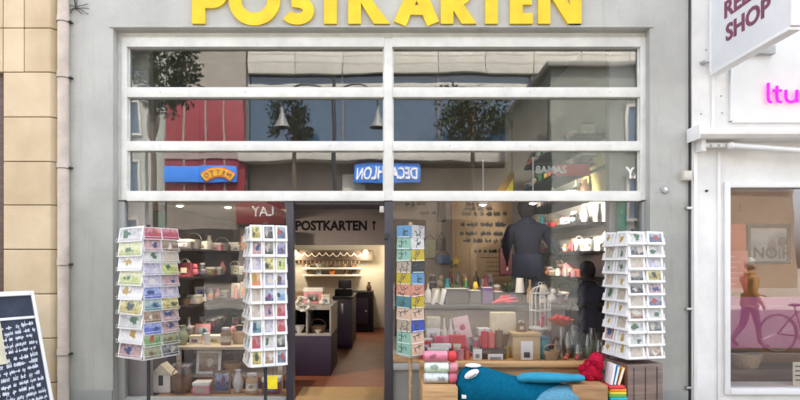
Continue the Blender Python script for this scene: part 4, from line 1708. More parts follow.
# ---- right wall shelves (run along y on x = 2.6)
ZSH = [1.02, 1.32, 1.63, 1.97, 2.30, 2.66, 3.0]
SHN = ['lowest', 'second lowest', 'third', 'fourth', 'fifth', 'sixth', 'topmost']
t = thing('wall_shelf', 'dark shelf boards along the bright right wall inside the shop', 'shelf', (2.45, 1.8, 1.0))
for z in ZSH:
    MB().box(2.22, 2.615, .9, 3.28, z - .04, z, 0, .004).build('shelf_board', black_w, t)
MB().box(2.6, 2.619, .9, 3.28, .9, 3.0).build('back_panel', white_sh, t, smooth=False)
cyc = [
    [('gift box', 'tan'), ('jar', 'cream'), ('gift box', 'rose'), ('basket', 'tan'), ('jar', 'grey'), ('book', 'cream'), ('vase', 'brown'), ('gift box', 'grey')],
    [('figurine', 'red'), ('bowl', 'coral'), ('gift bag', 'pink'), ('figurine', 'orange'), ('plant', 'white'), ('gift box', 'brown'), ('vase', 'maroon'), ('jar', 'tan')],
    [('jar', 'silver'), ('gift bag', 'white'), ('figurine', 'coral'), ('bowl', 'rose'), ('vase', 'grey'), ('figurine', 'red'), ('bowl', 'pink'), ('candle', 'coral')],
    [('vase', 'silver'), ('jar', 'grey'), ('bowl', 'silver'), ('figurine', 'red'), ('basket', 'brown'), ('bowl', 'coral'), ('vase', 'teal'), ('jar', 'brown')],
    [('vase', 'brown'), ('bottle', 'silver'), ('figurine', 'white'), ('plant', 'white'), ('bottle', 'green'), ('figurine', 'coral'), ('jar', 'grey'), ('bottle', 'silver')],
    [('gift box', 'grey'), ('bottle', 'silver'), ('jar', 'white'), ('gift box', 'dark grey'), ('jar', 'grey'), ('vase', 'silver'), ('bottle', 'sage'), ('gift box', 'white')],
    [('gift box', 'cream'), ('gift box', 'yellow'), ('basket', 'tan'), ('gift box', 'red'), ('gift box', 'cream'), ('vase', 'white'), ('gift box', 'grey'), ('jar', 'cream')]]
NTH = ['nearest', 'second', 'third', 'fourth', 'fifth', 'sixth', 'seventh', 'farthest']
for si, z in enumerate(ZSH):
    for j, (k, col) in enumerate(cyc[si]):
        w, d, h = KSIZE[k]
        y = 1.02 + j * .29 + random.uniform(-.02, .02)
        item(k, col, 2.38 + random.uniform(-.04, .04), y, z + .001, w, d, min(h * random.uniform(.85, 1.15), .27), f'{col} {k} on the {SHN[si]} board of the right wall, {NTH[j]} from the glass', 'goods on the right wall shelves', rz=R_(-70 if k in ('book', 'picture frame') else 0))

cyc2 = [['mug', 'candle', 'bottle', 'jar', 'gift box', 'figurine', 'bowl', 'book'][q_:] + ['mug', 'candle', 'bottle', 'jar', 'gift box', 'figurine', 'bowl', 'book'][:q_] for q_ in range(8)]
CC = ['coral', 'white', 'teal', 'yellow', 'brown', 'pink', 'green', 'red', 'grey', 'cream', 'maroon', 'mint', 'blue', 'orange', 'tan', 'black', 'lilac']
for si, z in enumerate(ZSH):
    if si == 0:
        continue
    for j in range(8):
        k = cyc2[si][j]
        col = CC[(si * 5 + j * 3) % len(CC)]
        w, d, h = KSIZE[k]
        f_ = random.uniform(.55, .8)
        item(k, col, 2.265 + random.uniform(-.01, .015), 1.14 + j * .28 + random.uniform(-.04, .04), z + .001, w * f_, d * f_, h * f_,
             f'small {col} {k}, {NTH[j]} from the glass on the {SHN[si]} right wall board edge', 'small goods along the right wall shelf edges', rz=R_(random.uniform(-80, -50) if k == 'book' else random.uniform(-25, 25)))

# ---- left wall shelves and goods
ZL = [.62, .98, 1.32, 1.66, 1.95]
t = thing('wall_shelf', 'dark shelf boards along the left wall inside the shop', 'shelf', (-2.4, 2.2, .6))
for z in ZL[:4]:
    MB().box(-2.555, -2.26, .95, 4.3, z - .03, z, 0, .004).build('shelf_board', black_w, t)
t2 = thing('back_shelf', 'dark shelf rack standing across the back of the left display', 'shelf', (-1.9, 2.6, .0))
for z in ZL[:4]:
    MB().box(-2.25, -1.42, 2.30, 2.62, z - .03, z, 0, .004).build('shelf_board', black_w, t2)
MB().box(-2.25, -1.42, 2.63, 2.66, .004, 2.0).build('back_panel', dark_wall, t2, smooth=False)
MB().box(-1.415, -1.385, 2.30, 2.66, .004, 2.0, 0, .004).build('side_panel', black_w, t2)
LW = [[('gift box', 'grey'), ('basket', 'brown'), ('jar', 'sage'), ('gift box', 'maroon'), ('gift box', 'dark grey'), ('bowl', 'tan')],
      [('plant', 'brown'), ('gift box', 'cream'), ('book', 'white'), ('jar', 'grey'), ('figurine', 'pink'), ('gift box', 'grey')],
      [('gift bag', 'maroon'), ('figurine', 'rose'), ('jar', 'dark grey'), ('gift box', 'brown'), ('gift box', 'grey'), ('vase', 'pink')],
      [('gift box', 'dark grey'), ('basket', 'dark grey'), ('gift box', 'silver'), ('vase', 'grey'), ('gift box', 'pink'), ('basket', 'grey')]]
NTH6 = ['nearest', 'second', 'third', 'fourth', 'fifth', 'farthest']
RW4 = ['lowest', 'second', 'third', 'top']
for si, row in enumerate(LW):
    for j, (k, col) in enumerate(row):
        w, d, h = KSIZE[k]
        y = 1.1 + j * .30
        item(k, col, -2.40, y, ZL[si] + .001, w * 1.1, d, h, f'{col} {k} on the {RW4[si]} board of the left wall, {NTH6[j]} from the glass', 'goods on the left wall shelves', rz=R_(60 if k in ('book', 'picture frame') else 0))
BK = [[('plant', 'sage'), ('jar', 'white'), ('gift box', 'cream'), ('gift box', 'tan'), ('basket', 'brown'), ('jar', 'grey')],
      [('book', 'white'), ('picture frame', 'white'), ('jar', 'maroon'), ('gift bag', 'rose'), ('book', 'white'), ('gift box', 'pink')],
      [('basket', 'grey'), ('gift box', 'silver'), ('picture frame', 'grey'), ('gift box', 'white'), ('gift bag', 'maroon'), ('jar', 'dark grey')],
      [('gift box', 'dark grey'), ('picture frame', 'maroon'), ('basket', 'grey'), ('picture frame', 'pink'), ('gift bag', 'pink'), ('gift box', 'grey')]]
NP = ['leftmost', 'second from left', 'third from left', 'third from right', 'second from right', 'rightmost']
for si, row in enumerate(BK):
    for j, (k, col) in enumerate(row):
        w, d, h = KSIZE[k]
        item(k, col, -2.16 + j * .138, 2.42, ZL[si] + .001, w * .8, d, h * 1.1, f'{col} {k} on the {RW4[si]} shelf of the back rack, {NP[j]}', 'goods on the left back rack')

for si in range(4):
    for j in range(5):
        k = cyc2[si + 1][j]
        col = ['maroon', 'grey', 'cream', 'brown', 'pink', 'dark grey', 'rose', 'white', 'sage', 'tan', 'silver'][(si * 4 + j * 3) % 11]
        w, d, h = KSIZE[k]
        f_ = random.uniform(.6, .85)
        item(k, col, -2.12 + j * .155, 2.33, ZL[si] + .001, w * f_, d * f_, h * f_, f'small {col} {k} along the {RW4[si]} back rack shelf edge, {["leftmost", "second from left", "middle one", "second from right", "rightmost"][j]}', 'small goods along the back rack edges', rz=R_(random.uniform(-20, 20)))

# ---- left window table with goods
lt = thing('display_table', 'pale wooden display table close behind the left window', 'table', (-1.75, .95, 0))
MB().box(-2.38, -1.12, .62, 1.3, .52, .555, 0, .006).build('table_top', woodmat('bleached_wood', (.50, .42, .32)), lt)
for x in (-2.34, -1.2):
    for y in (.66, 1.2):
        MB().box(x, x + .05, y, y + .05, .004, .518, 0, .004).build('leg', MATS['bleached_wood'], lt)
MB().box(-2.33, -1.16, .70, 1.22, .2, .225, 0, .004).build('lower_shelf', MATS['bleached_wood'], lt)
LT = [('vase', 'sage', 182, .78, .15, .15, .22, 'sage green round vase at the left of the pale table'), ('gift box', 'white', 196, .85, .12, .1, .1, 'white lidded box second along the pale table'),
      ('candle', 'white', 207, .75, .07, .07, .16, 'tall white candle on the pale table behind the left window'), ('gift box', 'cream', 215, .95, .2, .15, .09, 'wide cream box on the pale table behind the left window'),
      ('jar', 'brown', 226, .78, .12, .12, .2, 'brown jar on the pale table left of the door rack'), ('basket', 'tan', 240, .9, .2, .2, .13, 'tan basket on the pale table behind the door rack'),
      ('bottle', 'silver', 189, 1.1, .08, .08, .28, 'silver bottle at the back of the pale table'), ('book', 'pink', 202, 1.1, .18, .02, .2, 'pink book propped at the back of the pale table'),
      ('figurine', 'pink', 232, 1.12, .13, .12, .18, 'pink bird figurine at the back of the pale table')]
for k, col, px, y, w, d, h, lab in LT:
    item(k, col, PX(px, y), y, .556, w, d, h, lab, 'goods on the pale table')
LT2 = [('picture frame', 'white', 208, .72, .28, .02, .27, 'white framed print on the lower shelf of the pale table'), ('gift box', 'grey', 183, .78, .18, .16, .12, 'grey box on the lower shelf of the pale table'),
       ('bowl', 'tan', 232, .85, .24, .24, .12, 'tan bowl on the lower shelf of the pale table')]
for k, col, px, y, w, d, h, lab in LT2:
    item(k, col, PX(px, y), y, .226, w, d, h, lab, 'goods on the lower shelf of the pale table')
LF = [('gift box', 'tan', 135, .42, .2, .16, .16), ('vase', 'cream', 150, .40, .12, .12, .22), ('basket', 'brown', 182, .40, .22, .2, .18), ('gift box', 'pink', 203, .36, .17, .15, .13),
      ('picture frame', 'brown', 221, .34, .2, .02, .24), ('vase', 'silver', 238, .42, .12, .12, .24), ('jar', 'tan', 252, .36, .13, .13, .22), ('gift box', 'maroon', 272, .4, .18, .16, .17)]
pl_ = thing('display_plinth', 'low brown wooden plinth along the bottom of the left display window', 'plinth', (-1.8, .4, 0))
MB().box(-2.4, PX(284, .4), .27, .58, .01, .10, 0, .006).build('block', wood_m, pl_)
for n_, (k, col, px, y, w, d, h) in enumerate(LF):
    if abs(px - 163) < 12:
        continue
    item(k, col, PX(px, y), y, .101, w, d, h, f'{col} {k} on the low plinth at the bottom of the left display window', 'goods on the low plinth')
ho = thing('toy_house', 'small white toy house with dark door low behind the left rack', 'toy house', (PX(163, .45), .45, .101))
xh = PX(163.5, .45)
zt_h = PZ(374, .45)
MB().box(xh - .1, xh + .1,   .38, .54, .102, zt_h, 0, .003).build('wall', white_sh, ho)
MB().prism([(-.12, 0), (.12, 0), (0, .12)], .18, face_S(xh, .55, zt_h + .001)).build('roof', gm('cream'), ho, smooth=False)
MB().box(xh - .025, xh + .025, .374, .379, .18, .33, 0, .002).build('door', black_w, ho)

# green banners hanging by the pilasters
t = thing('hanging_banner', 'dark green banner hanging in front of the right inner pilaster', 'banner', P(621.5, 214, .2))
MB().box(PX(617, .2), PX(627, .2), .2, .206, PZ(236, .2), PZ(198, .2), 0, .002).build('cloth', cmat('bottle_green', (.005, .16, .09)), t)
MB().cyl(P(616, 198, .203), P(628, 198, .203), .006, n=8).build('rod', dark, t)
t = thing('hanging_banner', 'dark green banner hanging at the end of the left inner pilaster', 'banner', P(155, 214, .6))
MB().box(PX(150, .6), PX(166, .6), .6, .606, PZ(233, .6), PZ(211, .6), 0, .002).build('cloth', cmat('bottle_green', (.005, .16, .09)), t)
MB().cyl(P(149, 211, .603), P(167, 211, .603), .006, n=8).build('rod', dark, t)

# ---- downlights
LIGHTS = []


def downlight(px, py, y, label, warm=False):
    c = P(px, py, y)
    t = thing('spotlight', label, 'lamp', c, 'spotlights inside the shop')
    m = MB(); m.lathe([(.045, .0), (.05, .06), (.035, .1), (0, .1), (0, .09), (.03, .09), (.042, .0)], c, 16); m.build('housing', white_paint, t)
    m = MB(); m.ball(c + V((0, 0, .018)), (.038, .038, .03)); m.build('bulb', lampglow, t)
    m = MB(); m.cyl(c + V((0, 0, .1)), c + V((0, 0, max(.11, .16 if px < 300 else .5))), .008, n=8); m.build('stem', white_paint, t)
    return c


SP = [downlight(180, 206, .72, 'left spotlight under the low ceiling of the left display'), downlight(228, 207.5, .85, 'right spotlight under the low ceiling of the left display'),
      downlight(483, 205, .62, 'left spotlight over the right display window'), downlight(533, 203.5, .62, 'right spotlight over the right display window')]


def spot(loc, target, energy, size=R_(100), col=(1, .84, .62), rad=.05, blend=.6):
    l = bpy.data.lights.new('lamp', 'SPOT')
    l.energy = energy
    l.spot_size = size
    l.spot_blend = blend
    l.color = col
    l.shadow_soft_size = rad
    o = bpy.data.objects.new('lamp_light', l)
    C.objects.link(o)
    o.location = loc
    o.rotation_euler = (V(target) - V(loc)).to_track_quat('-Z', 'Y').to_euler()
    return o


def point(loc, energy, col=(1, .84, .62), rad=.08):
    l = bpy.data.lights.new('lamp', 'POINT')
    l.energy = energy
    l.color = col
    l.shadow_soft_size = rad
    o = bpy.data.objects.new('lamp_light', l)
    C.objects.link(o)
    o.location = loc
    return o


# ================================================================== PASSAGE
yB = 3.2
t = thing('overhead_sign', 'grey board lettered in dark capitals with an arrow above the passage', 'sign', P(338, 225, yB))
a, b = P(289, 245, yB), P(386, 200, yB)
MB().box(a.x, 0 - .004, yB, yB + .08, a.z, b.z + .6, 0, .003).build('board', cmat('mauve_grey', (.42, .37, .38), .7, .05), t)
m = MB()
m.text('POSTKARTEN', .2, Matrix(), 0, .008, .004, 'LEFT')
xsn = [v.co.x for v in m.bm.verts]
x0, x1 = PX(295.5, yB), PX(367, yB)
hh = max(v.co.y for v in m.bm.verts)
m.bm.transform(face_S(x0, yB - .005, PZ(230, yB)) @ Matrix.Diagonal(((x1 - x0) / (max(xsn) - min(xsn)), (PZ(220.5, yB) - PZ(230, yB)) / hh, 1, 1)) @ Matrix.Translation((-min(xsn), 0, 0)))
m.build('lettering', black_w, t, smooth=False)
m = MB()
cA = P(374, 230, yB)
m.box(cA.x - .011, cA.x + .011, yB - .008, yB - .001, cA.z, cA.z + .12, 0)
m.prism([(-.035, 0), (.035, 0), (0, .05)], .007, face_S(cA.x, yB - .001, cA.z + .105))
m.build('arrow', black_w, t, smooth=False)

o = MB().box(PX(296, .5), PX(384, .5) , .22, 1.02, .006, .022, 0, .004).build('doormat', coir)
tag(o, 'tan coir mat inside the open shop door', 'doormat')

ct = thing('counter', 'dark plum counter with two white lined cubby holes left of the passage', 'counter', (PX(310, 1.8), 2.1, 0))
yC = 1.72
xc0, xc1 = PX(289, yC), PX(331, yC)
zc1 = PZ(310, yC); zc0_ = PZ(336, yC); ztC = PZ(306, yC)
MB().box(xc0, xc1, yC, 2.7, .004, zc0_ - .001, 0, .005).build('cabinet', purple_d, ct)
m = MB()
mid = PX(306, yC)
for bx in ((xc0, xc1, zc0_, zc0_ + .025), (xc0, xc1, zc1 - .0, ztC)):
    m.box(bx[0], bx[1], yC, 2.7, bx[2], bx[3], 0, .003)
for x in (xc0, mid, xc1 - .02):
    m.box(x, x + .02, yC, 2.7, zc0_ + .026, zc1 - .001, 0, .002)
m.build('cubby_frame', cmat('greige', (.36, .33, .30)), ct)
MB().box(xc0 + .02, xc1 - .02, 2.3, 2.32, zc0_ + .02, zc1).build('cubby_back', black_w, ct, smooth=False)
item('bowl', 'white', PX(299, 1.85), 1.85, zc0_ + .026, .15, .15, .1, 'white bowl in the left cubby hole of the counter')
item('basket', 'brown', PX(318, 1.9), 1.9, zc0_ + .026, .22, .2, .09, 'brown basket in the right cubby hole of the counter')
item('bowl', 'white', PX(318, 1.82), 1.76 + .06, zc0_ + .026, .09, .09, .05, 'small white bowl in front of the brown basket in the counter')
wr_ = thing('wreath', 'pale ring shaped wreath leaning on the counter corner', 'wreath', P(303, 303, 1.66))
m = MB()
cw_ = P(303, 304, 1.66)
for s in range(3):
    m.tube([cw_ + V(((.085 + .012 * math.sin(5 * a + s * 2)) * math.cos(a), -.006 * s + .008 * math.cos(7 * a + s), (.085 + .012 * math.sin(5 * a + s * 2)) * math.sin(a))) for a in [2 * math.pi * i / 28 for i in range(28)]], .008, 6, closed=True)
m.build('ring', cmat('pale_twig', (.58, .58, .56)), wr_)
m = MB()
for k in range(3):
    a = R_(30 + 60 * k)
    m.cyl(cw_ + V((math.cos(a) * .08, 0, math.sin(a) * .08)), cw_ - V((math.cos(a) * .08, 0, math.sin(a) * .08)), .004, n=6)
m.build('spokes', cmat('pale_twig', (.58, .58, .56)), wr_)
item('gift box', 'pink', PX(314, 2.2), 2.2, ztC + .001, .26, .2, .22, 'large pink lidded box on the counter')
item('figurine', 'white', PX(322, 1.9), 1.9, ztC + .001, .1, .1, .1, 'white bird figurine on the counter before the pink box')
item('gift box', 'white', PX(326, 2.1), 2.1, ztC + .001, .11, .12, .13, 'small white box right of the pink box on the counter')
item('gift bag', 'brown', PX(300, 2.3), 2.3, ztC + .001, .15, .1, .2, 'brown gift bag left of the pink box on the counter')
# till desk further in
td = thing('till_desk', 'dark purple till desk in the middle of the passage', 'desk', (PX(345, 4.2), 4.4, 0))
xt0, xt1 = PX(333, 4.0), PX(352, 4.0)
zt_ = PZ(297, 4.0)
MB().box(xt0, xt1, 4.0, 5.4, .004, zt_ - .03, 0, .006).build('cabinet', purple_d, td)
MB().box(xt0 - .02, xt1 + .02, 3.98, 5.42, zt_ - .029, zt_, 0, .005).build('desk_top', black_w, td)
MB().box(PX(341, 3.97), PX(343, 3.97), 3.985, 3.999, .6, .78, 0, .003).build('handle', steel, td)
ti = thing('cash_register', 'black cash register with tilted screen on the till desk', 'cash register', (PX(343, 4.3), 4.4, zt_))
MB().box(PX(335, 4.3), PX(352, 4.3), 4.25, 4.6, zt_ + .001, zt_ + .12, 0, .01).build('drawer', black_w, ti)
MB().box(PX(338, 4.3), PX(351, 4.3), 4.38, 4.42, zt_ + .13, PZ(280, 4.3), 0, .008, Matrix()).build('screen', purple_d, ti)
MB().cyl((PX(344, 4.3), 4.4, zt_ + .115), (PX(344, 4.3), 4.4, zt_ + .15), .03).build('neck', dark, ti)
bc = thing('cabinet', 'black cabinet with pale panels against the passage back wall', 'cabinet', (PX(362, 6.3), 6.5, 0))
MB().box(PX(351, 6.2), PX(373, 6.2), 6.2, 6.95, .004, PZ(292, 6.2), 0, .008).build('body', black_w, bc)
MB().box(PX(356, 6.19), PX(368, 6.19), 6.185, 6.198, PZ(324, 6.2), PZ(298, 6.2), 0, .004).build('door', purple_d, bc)
MB().ball(P(366, 311, 6.17), .02).build('handle', steel, bc)
item('vase', 'brown', PX(369, 6.5), 6.5, PZ(292, 6.2) + .001, .12, .12, .2, 'brown vase on the black cabinet at the passage end')
# back wall shelves
ps = thing('wall_shelf', 'two pale shelf boards on the cream passage back wall', 'shelf', (PX(325, 6.8), 6.8, 1.3))
for py, x0, x1 in ((267.5, 303, 361), (274.5, 303, 361)):
    MB().box(PX(x0, 6.8), PX(x1, 6.8), 6.72, 6.995, PZ(py + 1.6, 6.8), PZ(py, 6.8), 0, .004).build('shelf_board', white_sh, ps)
for j, (k, col, px, py) in enumerate([('vase', 'brown', 309, 274.5), ('jar', 'grey', 319, 274.5), ('vase', 'orange', 332, 274.5), ('mug', 'brown', 346, 274.5), ('bottle', 'dark grey', 354, 274.5)]):
    item(k, col, PX(px, 6.85), 6.85, PZ(py, 6.8) + .001, .18 if col == 'orange' else .12, .16 if col == 'orange' else .12, .17, f'{col} {k} on the lower pale shelf of the passage back wall', 'pots on the passage shelves')
for j, (k, col, px) in enumerate([('jar', 'cream', 308), ('bowl', 'white', 318), ('figurine', 'brown', 331), ('mug', 'tan', 344), ('jar', 'brown', 354)]):
    item(k, col, PX(px, 6.85), 6.85, PZ(267.5, 6.8) + .001, .12, .12, .085, f'small {col} {k} on the upper pale shelf of the passage back wall', 'pots on the passage shelves')
sh = thing('display_rail', 'dark rail with pale looped garland across the passage back wall', 'rail', P(332, 255, 6.7))
MB().box(PX(288, 6.7), PX(373, 6.7), 6.7, 6.95, PZ(260.5, 6.7), PZ(250, 6.7), 0, .004).build('rail_board', cmat('deep_brown', (.07, .045, .035)), sh)
m = MB()
for k in range(9):
    xa_, xb_ = PX(298 + k * 7, 6.68), PX(298 + (k + 1) * 7, 6.68)
    m.tube([(xa_ + (xb_ - xa_) * s / 6, 6.685, PZ(252.5, 6.68) - .07 * math.sin(math.pi * s / 6) - (k % 3) * .01) for s in range(7)], .012, 6)
m.build('garland', cmat('ivory', (.62, .56, .42)), sh)
for k in range(16):
    m = MB()
    x = PX(299 + k * 4, 6.68)
    m.cyl((x, 6.69, PZ(261, 6.68)), (x, 6.69, PZ(263.5 + (k * 5 % 3), 6.68)), .02, .012, 8)
    m.build('pendant', gm('brown'), sh)
for px, nm in ((294.5, 'left'), (365.5, 'right')):
    c = P(px, 252.5, 6.6)
    t = thing('wall_lamp', f'glowing amber lamp at the {nm} end of the dark passage rail', 'lamp', c, 'lamps on the passage rail')
    MB().ball(c, (.06, .05, .06)).build('bulb', lampwarm, t)
    MB().cyl(c + V((0, .04, .0)), c + V((0, .1, .03)), .03, n=10).build('holder', dark, t)
    point(c + V((0, -.12, -.08)), 3.0, (1, .84, .60), .06)

# ================================================================== RIGHT DISPLAY
ld = thing('window_ledge', 'light wooden display ledge behind the right shop window', 'ledge', (1.2, .4, 0))
MB().box(.06, 2.3, .19, .62, zb_r - .02, zb_r + .015, 0, .004).build('ledge_top', wood_l, ld)
MB().box(.08, 2.28, .58, .61, .006, zb_r - .022, 0, .003).build('ledge_side', wood_l, ld)
pf = thing('platform', 'grey display platform behind the window ledge', 'platform', (1.1, 1.3, 0))
MB().box(.075, 2.05, .63, 2.2, .006, zb_r, 0, .008).build('deck', grey_int, pf)
dt = thing('display_table', 'long black display table with pale front behind the right window', 'table', (1.2, 1.0, zb_r))
ztd = PZ(305, .85)
MB().box(PX(424, .85), PX(566, .85), .85, 1.35, ztd - .05, ztd, 0, .006).build('table_top', black_w, dt)
MB().box(PX(425, .87), PX(565, .87), .875, .895, zb_r + .07, ztd - .052, 0, .004).build('front_panel', cmat('greige_panel', (.40, .35, .29), .7, .1, 3), dt)
for px in (427, 562):
    MB().box(PX(px, .9) - .02, PX(px, .9) + .02, .91, 1.3, zb_r + .001, ztd - .052, 0, .004).build('leg', black_w, dt)
# things on table
zt = ztd + .001
def bx_item(name, col, px0, px1, pytop, y, dep, label, matl=None, lean_=0, z=None, sub='slipcase', cat='book', g='books on the black table'):
    x0, x1 = PX(px0, y), PX(px1, y)
    zz = zt if z is None else z
    h = PZ(pytop, y) - zz
    t = thing(name, label, cat, ((x0 + x1) / 2, y, zz), g)
    M = Matrix.Translation(((x0 + x1) / 2, y, zz)) @ Matrix.Rotation(R_(lean_), 4, 'Y')
    w = x1 - x0
    MB().box(-w / 2, w / 2, 0, dep, .002, h, 0, .003, M).build('cover', matl or gm(col), t)
    MB().box(-w / 2 + .003, w / 2 - .003, .004, dep - .004, h, h + .004, 0, 0, M).build('pages', paper, t)
    return t
bx_item('book', 'white', 431, 434.5, 290, .9, .16, 'first leaning white book at the left of the black table', lean_=18)
bx_item('book', 'white', 439, 443, 289, .9, .16, 'second leaning white book at the left of the black table', lean_=14)
bx_item('book', 'black', 446, 468, 289, .95, .2, 'wide black book box in the row on the black table')
bx_item('book', 'dark grey', 470, 481, 291, .95, .2, 'narrow dark grey book box in the row on the black table')
bx_item('book', 'purple', 483, 493, 288, .95, .2, 'dark purple book box in the row on the black table')
bx_item('book', 'black', 495, 503, 292, 1.0, .2, 'small black book box right of the purple one')
# table lamp
tl = thing('table_lamp', 'small table lamp with white shade on the black table', 'lamp', (PX(520, 1.0), 1.0, zt))
xl = PX(520, 1.0)
MB().lathe([(0, 0), (.05, 0), (.05, .012), (.012, .02), (.012, .17), (0, .17)], (xl, 1.0, zt), 16).build('stand', dark, tl)
zs = PZ(292.5, 1.0)
MB().lathe([(.056, 0), (.04, PZ(278, 1.0) - zs), (.036, PZ(278, 1.0) - zs), (.052, 0.0)], (xl, 1.0, zs), 18).build('lamp_shade', white_sh, tl)
# coral bird
cbd = thing('coral_ornament', 'coral red branching ornament lying on the front of the black table', 'ornament', (PX(505, .8), .92, zt))
m = MB()
c = V((PX(503, .92), .9, zt + .03))
m.tube([c + V((-.13, 0, -.015)), c + V((-.05, 0, .01)), c + V((.04, 0, .03)), c + V((.15, 0, .05))], [.012, .032, .028, .006], 8)
m.tube([c + V((-.02, 0, .015)), c + V((.05, -.02, .0)), c + V((.17, -.03, .02))], [.022, .018, .004], 8)
m.tube([c + V((-.05, 0, .01)), c + V((-.02, .0, .06)), c + V((.09, .0, .075))], [.02, .018, .004], 8)
m.build('branches', cmat('coral_red', (.66, .06, .10)), cbd)
# cage
cg = thing('bird_cage', 'pale wire bird cage with a pink figure at the right of the black table', 'bird cage', (PX(535, .7), .72, zt))
yc = .75
xc_ = PX(540, yc)
zc = zb_r + .30
cgr = .115
zt2 = PZ(293, yc)
m = MB()
for k in range(14):
    a = 2 * math.pi * k / 14
    p0 = V((xc_ + cgr * math.cos(a), yc + cgr * math.sin(a), zc))
    p1 = V((p0.x, p0.y, zt2))
    p2 = V((xc_ + cgr * .6 * math.cos(a), yc + cgr * .6 * math.sin(a), zt2 + .06))
    m.tube([p0, p1, p2, V((xc_, yc, zt2 + .085))], .003, 5)
for z in (zc, (zc + zt2) / 2, zt2):
    m.tube([(xc_ + cgr * math.cos(2 * math.pi * i / 24), yc + cgr * math.sin(2 * math.pi * i / 24), z) for i in range(24)], .004, 5, closed=True)
m.build('bars', wire, cg)
MB().lathe([(0, 0), (cgr + .01, 0), (cgr + .01, .018), (0, .018)], (xc_, yc, zc - .02), 24).build('tray', white_sh, cg)
MB().tube([(xc_ + .02 * math.sin(a), yc, zt2 + .105 + .02 * math.cos(a)) for a in [2 * math.pi * i / 12 for i in range(12)]], .003, 5, closed=True).build('ring', wire, cg)
MB().cyl((xc_, yc, zb_r), (xc_, yc, zc - .021), .05, .04, 14).build('stand', white_sh, cg)
fg = item('figurine', 'rose', xc_ + .02, yc, zc + .001, .10, .09, .15, 'rose pink bird figurine inside the wire bird cage')
# orange bowl on a stand
ob = thing('bowl', 'orange red shallow bowl of fruit on a glass stand right of the bird cage', 'bowl', (PX(560, .5), .5, zb_r + .015))
yo = .5
xo = PX(561, yo)
zo = PZ(326, yo)
MB().lathe([(0, 0), (.05, 0), (.11, .035), (.145, .075), (.138, .075), (.1, .045), (0, .02)], (xo, yo, zo), 22).build('dish', cmat('orange_glaze', (.62, .12, .04), .25), ob)
MB().lathe([(0, 0), (.06, 0), (.06, .01), (.012, .03), (.012, zo - zb_r - .03), (.03, zo - zb_r - .016), (0, zo - zb_r - .016)], (xo, yo, zb_r + .0155), 16).build('stand', white_sh, ob)
m = MB()
for k in range(7):
    a = k * .9
    m.ball((xo + .075 * math.cos(a), yo + .07 * math.sin(a), zo + .075 + .01 * (k % 3)), .03, 0, 10)
m.build('fruit', cmat('fruit_red', (.60, .05, .05)), ob)

# on the ledge, left to right
zl = zb_r + .016
def ledge(kind, col, px, y, w, d, h, lab, rz=0, z=None, g='goods on the right window ledge'):
    return item(kind, col, PX(px, y), y, zl if z is None else z, w, d, h, lab, g, rz)
ledge('gift box', 'white', 433, .55, .14, .14, .42, 'tall white box standing at the left of the window ledge')
ledge('bottle', 'cream', 444, .5, .07, .07, .46, 'first cream bottle behind the rose bags on the window ledge')
ledge('bottle', 'white', 450.5, .52, .07, .07, .45, 'white bottle behind the rose bags on the window ledge')
ledge('gift bag', 'rose', 441, .36, .17, .09, .30, 'dusky rose gift bag with cream tag at the left of the ledge', R_(4))
ledge('gift bag', 'red', 457, .4, .2, .1, .31, 'bright red gift bag behind the rose one on the ledge', R_(-6))
ledge('gift box', 'maroon', 441, .25, .2, .05, .17, 'flat maroon lidded box before the rose gift bag')

ledge('gift box', 'rose', 438, .24, .21, .06, .13, 'flat rose lidded box at the front of the ledge left of the red bag')
t = thing('greeting_card', 'large pale pink card with a rose blot propped on the ledge', 'card', (PX(464, .45), .45, zl))
Mk = Matrix.Translation((PX(465, .45), .45, zl + .2)) @ Matrix.Rotation(R_(-12), 4, 'Y') @ Matrix.Rotation(R_(-12), 4, 'X')
MB().box(-.085, .085, 0, .004, 0, .24, 0, .001, Mk).build('sheet', cmat('pale_pink', (.70, .50, .50)), t)
MB().ball(Mk @ V((0, -.002, .11)), (.03, .003, .045), 0, 12).build('blot', gm('rose'), t)
MB().box(PX(458, .45), PX(470, .45), .455, .50, zl, zl + .2, 0, .004).build('stand', gm('pink'), t)
ledge('candle', 'red', 484.5, .36, .075, .075, .20, 'red candle left in the row of three candles', z=PZ(347.5, .36))
ledge('candle', 'coral', 491.5, .36, .07, .07, .19, 'coral candle in the middle of the row of three', z=PZ(347.5, .36))
ledge('candle', 'brown', 499, .36, .08, .08, .21, 'dusty brown candle right in the row of three candles', z=PZ(347.5, .36))
o = MB().box(PX(481, .36), PX(505, .36), .29, .44, zl, PZ(347.5, .36) - .001, 0, .005).build('riser_block', wood_d)
tag(o, 'dark wooden block carrying the row of three candles', 'block')
t = thing('price_card', 'small white price card with grey square left of the dark block', 'card', (PX(477, .24), .24, zl))
MB().box(PX(473, .24), PX(482, .24), .24, .246, zl, PZ(349, .24), 0, .001).build('card', paper, t)
MB().box(PX(475.5, .238), PX(479.5, .238), .237, .239, PZ(358, .24), PZ(354, .24)).build('print', gm('grey'), t, smooth=False)
t = thing('price_card', 'wide white price card in front of the dark block', 'card', (PX(494, .24), .24, zl))
MB().box(PX(488, .24), PX(503, .24), .24, .246, zl, PZ(354, .24), 0, .001).build('card', paper, t)
MB().box(PX(490, .238), PX(501, .238), .237, .239, PZ(360, .24), PZ(357, .24)).build('print', gm('grey'), t, smooth=False)
# cream lampshade box
t = thing('lantern', 'cream paper lantern standing behind the three candles', 'lantern', (PX(502, .56), .56, zl))
MB().box(PX(490, .55), PX(515, .55), .5, .6, PZ(334, .55), PZ(312, .55), 0, .01).build('paper_shade', cmat('lantern_paper', (.78, .68, .48), .8), t)
MB().box(PX(492, .55), PX(513, .55), .52, .58, zl, PZ(334, .55) - .001, 0, .004).build('base', wood_m, t)
